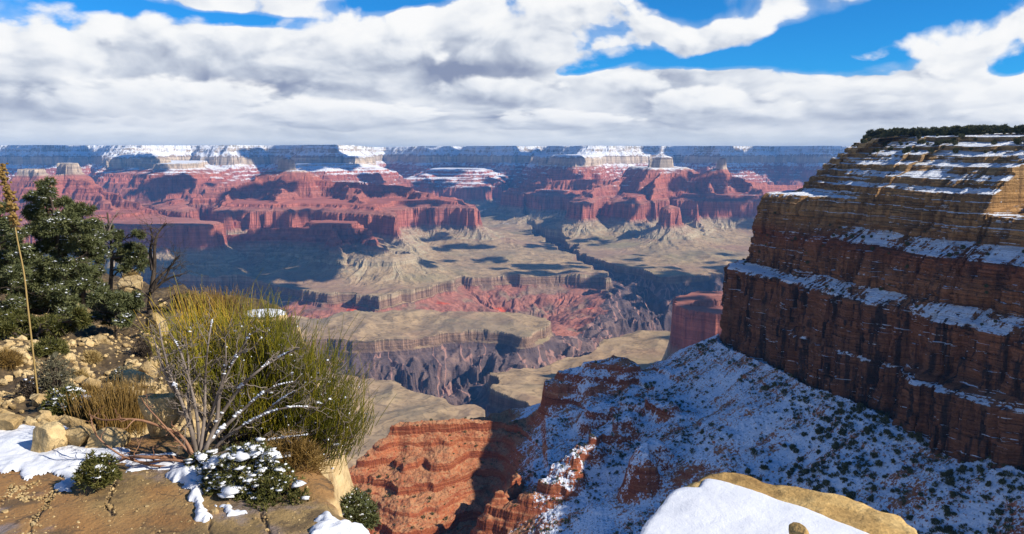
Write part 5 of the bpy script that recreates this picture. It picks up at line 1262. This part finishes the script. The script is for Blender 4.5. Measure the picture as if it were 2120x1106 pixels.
def surf_points(V, nzmin):
    """centres and normals of a grid of points"""
    a = V[1:, :-1]-V[:-1, :-1]; b = V[:-1, 1:]-V[:-1, :-1]; n = np.cross(b, a); n /= np.linalg.norm(n, axis=-1, keepdims=True)+1e-9; n *= np.sign(n[..., 2:])
    return V[:-1, :-1].reshape(-1, 3), n[..., 2].ravel()
rim_mat2 = leaf_mat('rim_tree_leaves', (0.035,0.042,0.014), (0.085,0.088,0.028), (0.14,0.13,0.04))
def headland_plants():
    rng = np.random.default_rng(95)
    kinds = shrub_kinds(7, 2.1, 1.9, 0.6, rim_mat2, 96, 260, 0.62)
    C, nz = surf_points(CLIFF_V, 0.5); q = project(C)
    front = (C[:, 1] < 735)
    top = C[front & (C[:, 2] > 11.8) & (q[:, 0] > 1760) & (q[:, 0] < 2150)]
    # distance back from the edge, nearest first
    cand = top[rng.permutation(len(top))]
    taken = []
    def add(p, s, gap, label, group):
        for t_ in taken:
            if abs(t_[0]-p[0]) < gap and abs(t_[1]-p[1]) < gap: return False
        taken.append(p); plant_at('pinyon_tree', kinds, rng, p - np.array([0, 0, 0.3]), s, label, 'tree', group); return True
    n = 0
    edge = np.array([np.interp(0, [0, 1], [0, 0])]); 
    for p in cand:
        if n >= 170: break
        d = sdf(np.array([[p[0]]]), np.array([[p[1]]]), np.vstack([TOP_EDGE, [[900, 900]], [[900, 300]]]), 500)[0, 0]
        if d < -45: continue
        if add(p, rng.uniform(0.9, 1.6), 2.4, 'small green pinyon tree on the flat top of the near cliff', 'pinyon trees along the cliff top'): n += 1
    sl = C[front & (C[:, 2] > -8) & (C[:, 2] < 11.5) & (nz > 0.35) & (q[:, 0] < 2150)]; m = 0
    for p in sl[rng.permutation(len(sl))]:
        if m >= 95: break
        if rng.uniform() > sstep(p[2], -9, 6): continue
        if add(p, rng.uniform(0.45, 0.95), 1.6, 'dark pinyon tree clinging to a snowy ledge just under the cliff top', 'pinyon trees on the upper ledges'): m += 1
    sl = C[front & (C[:, 2] > -98) & (C[:, 2] < -50) & (nz > 0.5) & (q[:, 0] < 2150)]; m = 0
    for p in sl[rng.permutation(len(sl))]:
        if m >= 60: break
        plant_at('shrub', kinds, rng, p - np.array([0, 0, 0.25]), rng.uniform(0.3, 0.6), 'dark shrub on a snowy middle ledge of the near cliff', 'shrub', 'shrubs on the middle ledges'); m += 1
nrow_top = np.searchsorted(CLIFF_V[:-9, 0, 2] if False else np.median(CLIFF_V[:-9, :, 2], 1), 12.0)
TOP_EDGE = CLIFF_V[min(nrow_top, len(CLIFF_V)-10), :, :2]
headland_plants()
def slope_shrubs():
    rng = np.random.default_rng(97)
    kinds = shrub_kinds(6, 1.0, 0.75, 0.05, rim_mat2, 98, 60, 0.62)
    V = np.stack([NX, NY, NH], -1); C, nz = surf_points(V, 0.5); q = project(C)
    dens = fbm2(C[:, 0], C[:, 1], 60, 3, 711)
    ok = (nz > 0.55) & (C[:, 1] < 715) & (q[:, 0] > 700) & (q[:, 0] < 2140) & (q[:, 1] < 1110) & (C[:, 0] > -120)
    C = C[ok]; q = q[ok]; dens = dens[ok]
    area = (C[:, 1]/FPX)**2
    near = (q[:, 0] > 1500) & (C[:, 1] < 520)
    idx = np.where(near)[0]; idx = rng.permutation(idx); n = 0
    for i in idx:
        if n >= 300: break
        if rng.uniform() > 0.35+0.9*dens[i]+0.3: continue
        plant_at('shrub', kinds, rng, C[i], rng.uniform(0.7, 1.7), 'dark shrub on the blue shaded snow slope beneath the near cliff', 'shrub', 'shrubs on the shaded snow slope'); n += 1
    # the countless small ones further down
    VV, FF, TT, k = [], [], [], 0
    base = [crown_mesh(rng, 0.9, 0.65, 0.0, 16, None, 0.75) for _ in range(8)]
    for i in rng.permutation(len(C))[:9000]:
        if rng.uniform() > 0.40+0.9*dens[i] or (C[i, 0] < 0 and rng.uniform() < 0.75): continue
        v, f, tn = base[rng.integers(8)]; s = rng.lognormal(-0.35, 0.4)
        VV.append(rot_z(v, rng.uniform(0, 6.3))*s + C[i]); FF.append(f+k); TT.append(tn); k += len(v)
    tag(link('scrub', mesh_np('scrub', np.concatenate(VV), np.concatenate(FF), rim_mat2, {'tone': np.concatenate(TT)})), 'countless small dark shrubs dotting the snowy slope and red spur', 'scrub', kind='stuff')
slope_shrubs()

# ------------------------------------------------------------------ clouds overhead whose shadows dapple the canyon
def icosphere(sub=3):
    bm = bmesh.new(); bmesh.ops.create_icosphere(bm, subdivisions=sub, radius=1.0)
    v = np.array([q.co[:] for q in bm.verts]); f = np.array([[w.index for w in q.verts] for q in bm.faces]); bm.free(); return v, f
def surface_at(px, py):
    """The canyon surface seen at an image point."""
    c = int(np.clip(np.searchsorted(CAN_X, px), 0, len(CAN_X)-1)); col = CAN_PY[:, c]
    k = int(np.argmax(col <= py)); return CAN_V[k, c]
def cloud_deck():
    """Puffs of cloud, each standing towards the sun from a spot of ground that lies in its shadow."""
    rng = np.random.default_rng(5); bv, bf = icosphere(2); VV, FF, n = [], [], 0
    for cx, cy, rx, ry in SHADOWS:
        for j in range(int(7 + rx*ry/170)):
            a = rng.uniform(0, 2*pi); r = math.sqrt(rng.uniform(0, 1))*0.9
            g = surface_at(cx + rx*r*cos(a), min(cy + ry*r*sin(a), 1100)); d = g[1]
            s = 2300.0 + 0.34*d + rng.uniform(-150, 150)
            R = d/FPX*(4 + 0.26*rx)*rng.uniform(0.7, 1.2)
            p = g + sun_dir*s + bv*np.array([R, R, R*0.5])*(1 + 0.45*fbm3(bv[:, 0]+n, bv[:, 1]+cx, bv[:, 2], 0.7, 3, 3))[:, None]
            VV.append(p); FF.append(bf+n); n += len(bv)
    return np.concatenate(VV), np.concatenate(FF)
# image ellipses (column, row, half widths) of the ground that lies in cloud shadow
SHADOWS = [
    (695,490,62,24), (655,518,70,26), (590,545,90,34), (740,512,55,18), (785,508,35,17), (700,480,60,18), (660,560,50,24), (480,545,110,38), (400,505,75,32), (430,590,130,26), (335,600,60,50), (560,602,70,16), (350,480,60,14), (250,560,70,70), (480,630,90,16), (150,560,80,80),
    (1485,400,70,34), (1545,430,40,45), (1425,395,40,22), (1295,434,30,12), (1338,455,20,26), (1500,545,45,22), (1410,590,80,40), (1300,562,50,18), (1245,590,45,26), (1470,590,40,50), (1345,620,60,22), (1320,540,30,14),
    (1130,510,55,8), (960,516,65,8), (905,498,35,8), (1100,560,85,14), (905,545,50,9), (1180,556,50,12), (1010,540,40,7), (1230,500,40,9), (1110,480,30,8),
    (1100,402,50,24), (1035,392,45,25), (1150,430,45,12), (1200,372,30,10), (975,420,40,20), (900,385,50,12),
    (500,402,45,12), (565,392,50,9), (765,386,60,12), (825,402,45,11), (880,422,35,7), (470,450,40,14), (620,455,35,9),
    (330,400,50,22), (255,345,60,22), (315,345,35,24), (60,335,60,14), (400,380,50,10),
    (600,330,80,12), (690,340,60,14), (930,345,80,18), (1060,345,60,14), (1520,338,80,16), (1660,338,80,18), (1150,322,50,8), (1430,320,60,8), (160,318,40,6),
    (100,322,110,12), (560,318,70,10), (640,332,100,20), (900,330,60,12), (1000,326,100,15), (1130,332,80,15), (1400,314,80,8), (1550,325,150,18), (1700,330,80,18), (560,500,60,20), (520,515,70,20), (610,500,40,18),
    (1430,690,50,40), (1450,640,40,14), (880,470,30,6),
]
cloud_mat, ct_, cb_, cg_ = material('cloud_white')
cb_.inputs['Base Color'].default_value = (0.9, 0.9, 0.9, 1)
kv, kf = cloud_deck()
tag(link('clouds', mesh_np('clouds', kv, kf, cloud_mat, smooth=True)), 'scattered white clouds drifting high above the canyon', 'clouds', kind='stuff')

# ------------------------------------------------------------------ haze
hz = bpy.data.materials.new('haze'); hz.use_nodes = True
hn = hz.node_tree.nodes; hn.clear()
ho = hn.new('ShaderNodeOutputMaterial'); hv = hn.new('ShaderNodeVolumePrincipled')
hv.inputs['Color'].default_value = (0.13, 0.40, 0.92, 1); hv.inputs['Density'].default_value = HAZE
hv.inputs['Density Attribute'].default_value = ''; hv.inputs['Anisotropy'].default_value = 0.0
hz.node_tree.links.new(hv.outputs[0], ho.inputs['Volume'])
try: hz.cycles.homogeneous_volume = True
except Exception: pass
x0, x1, y0, y1, z0, z1 = -46000, 46000, -4000, 44000, -1500, 135
hvv = [(x, y, z) for z in (z0, z1) for y in (y0, y1) for x in (x0, x1)]
hme = mesh_np('haze', hvv, [(0,2,3,1),(4,5,7,6),(0,1,5,4),(2,6,7,3),(0,4,6,2),(1,3,7,5)], hz)
tag(link('haze', hme), 'blue haze filling the whole canyon', 'haze', kind='stuff')
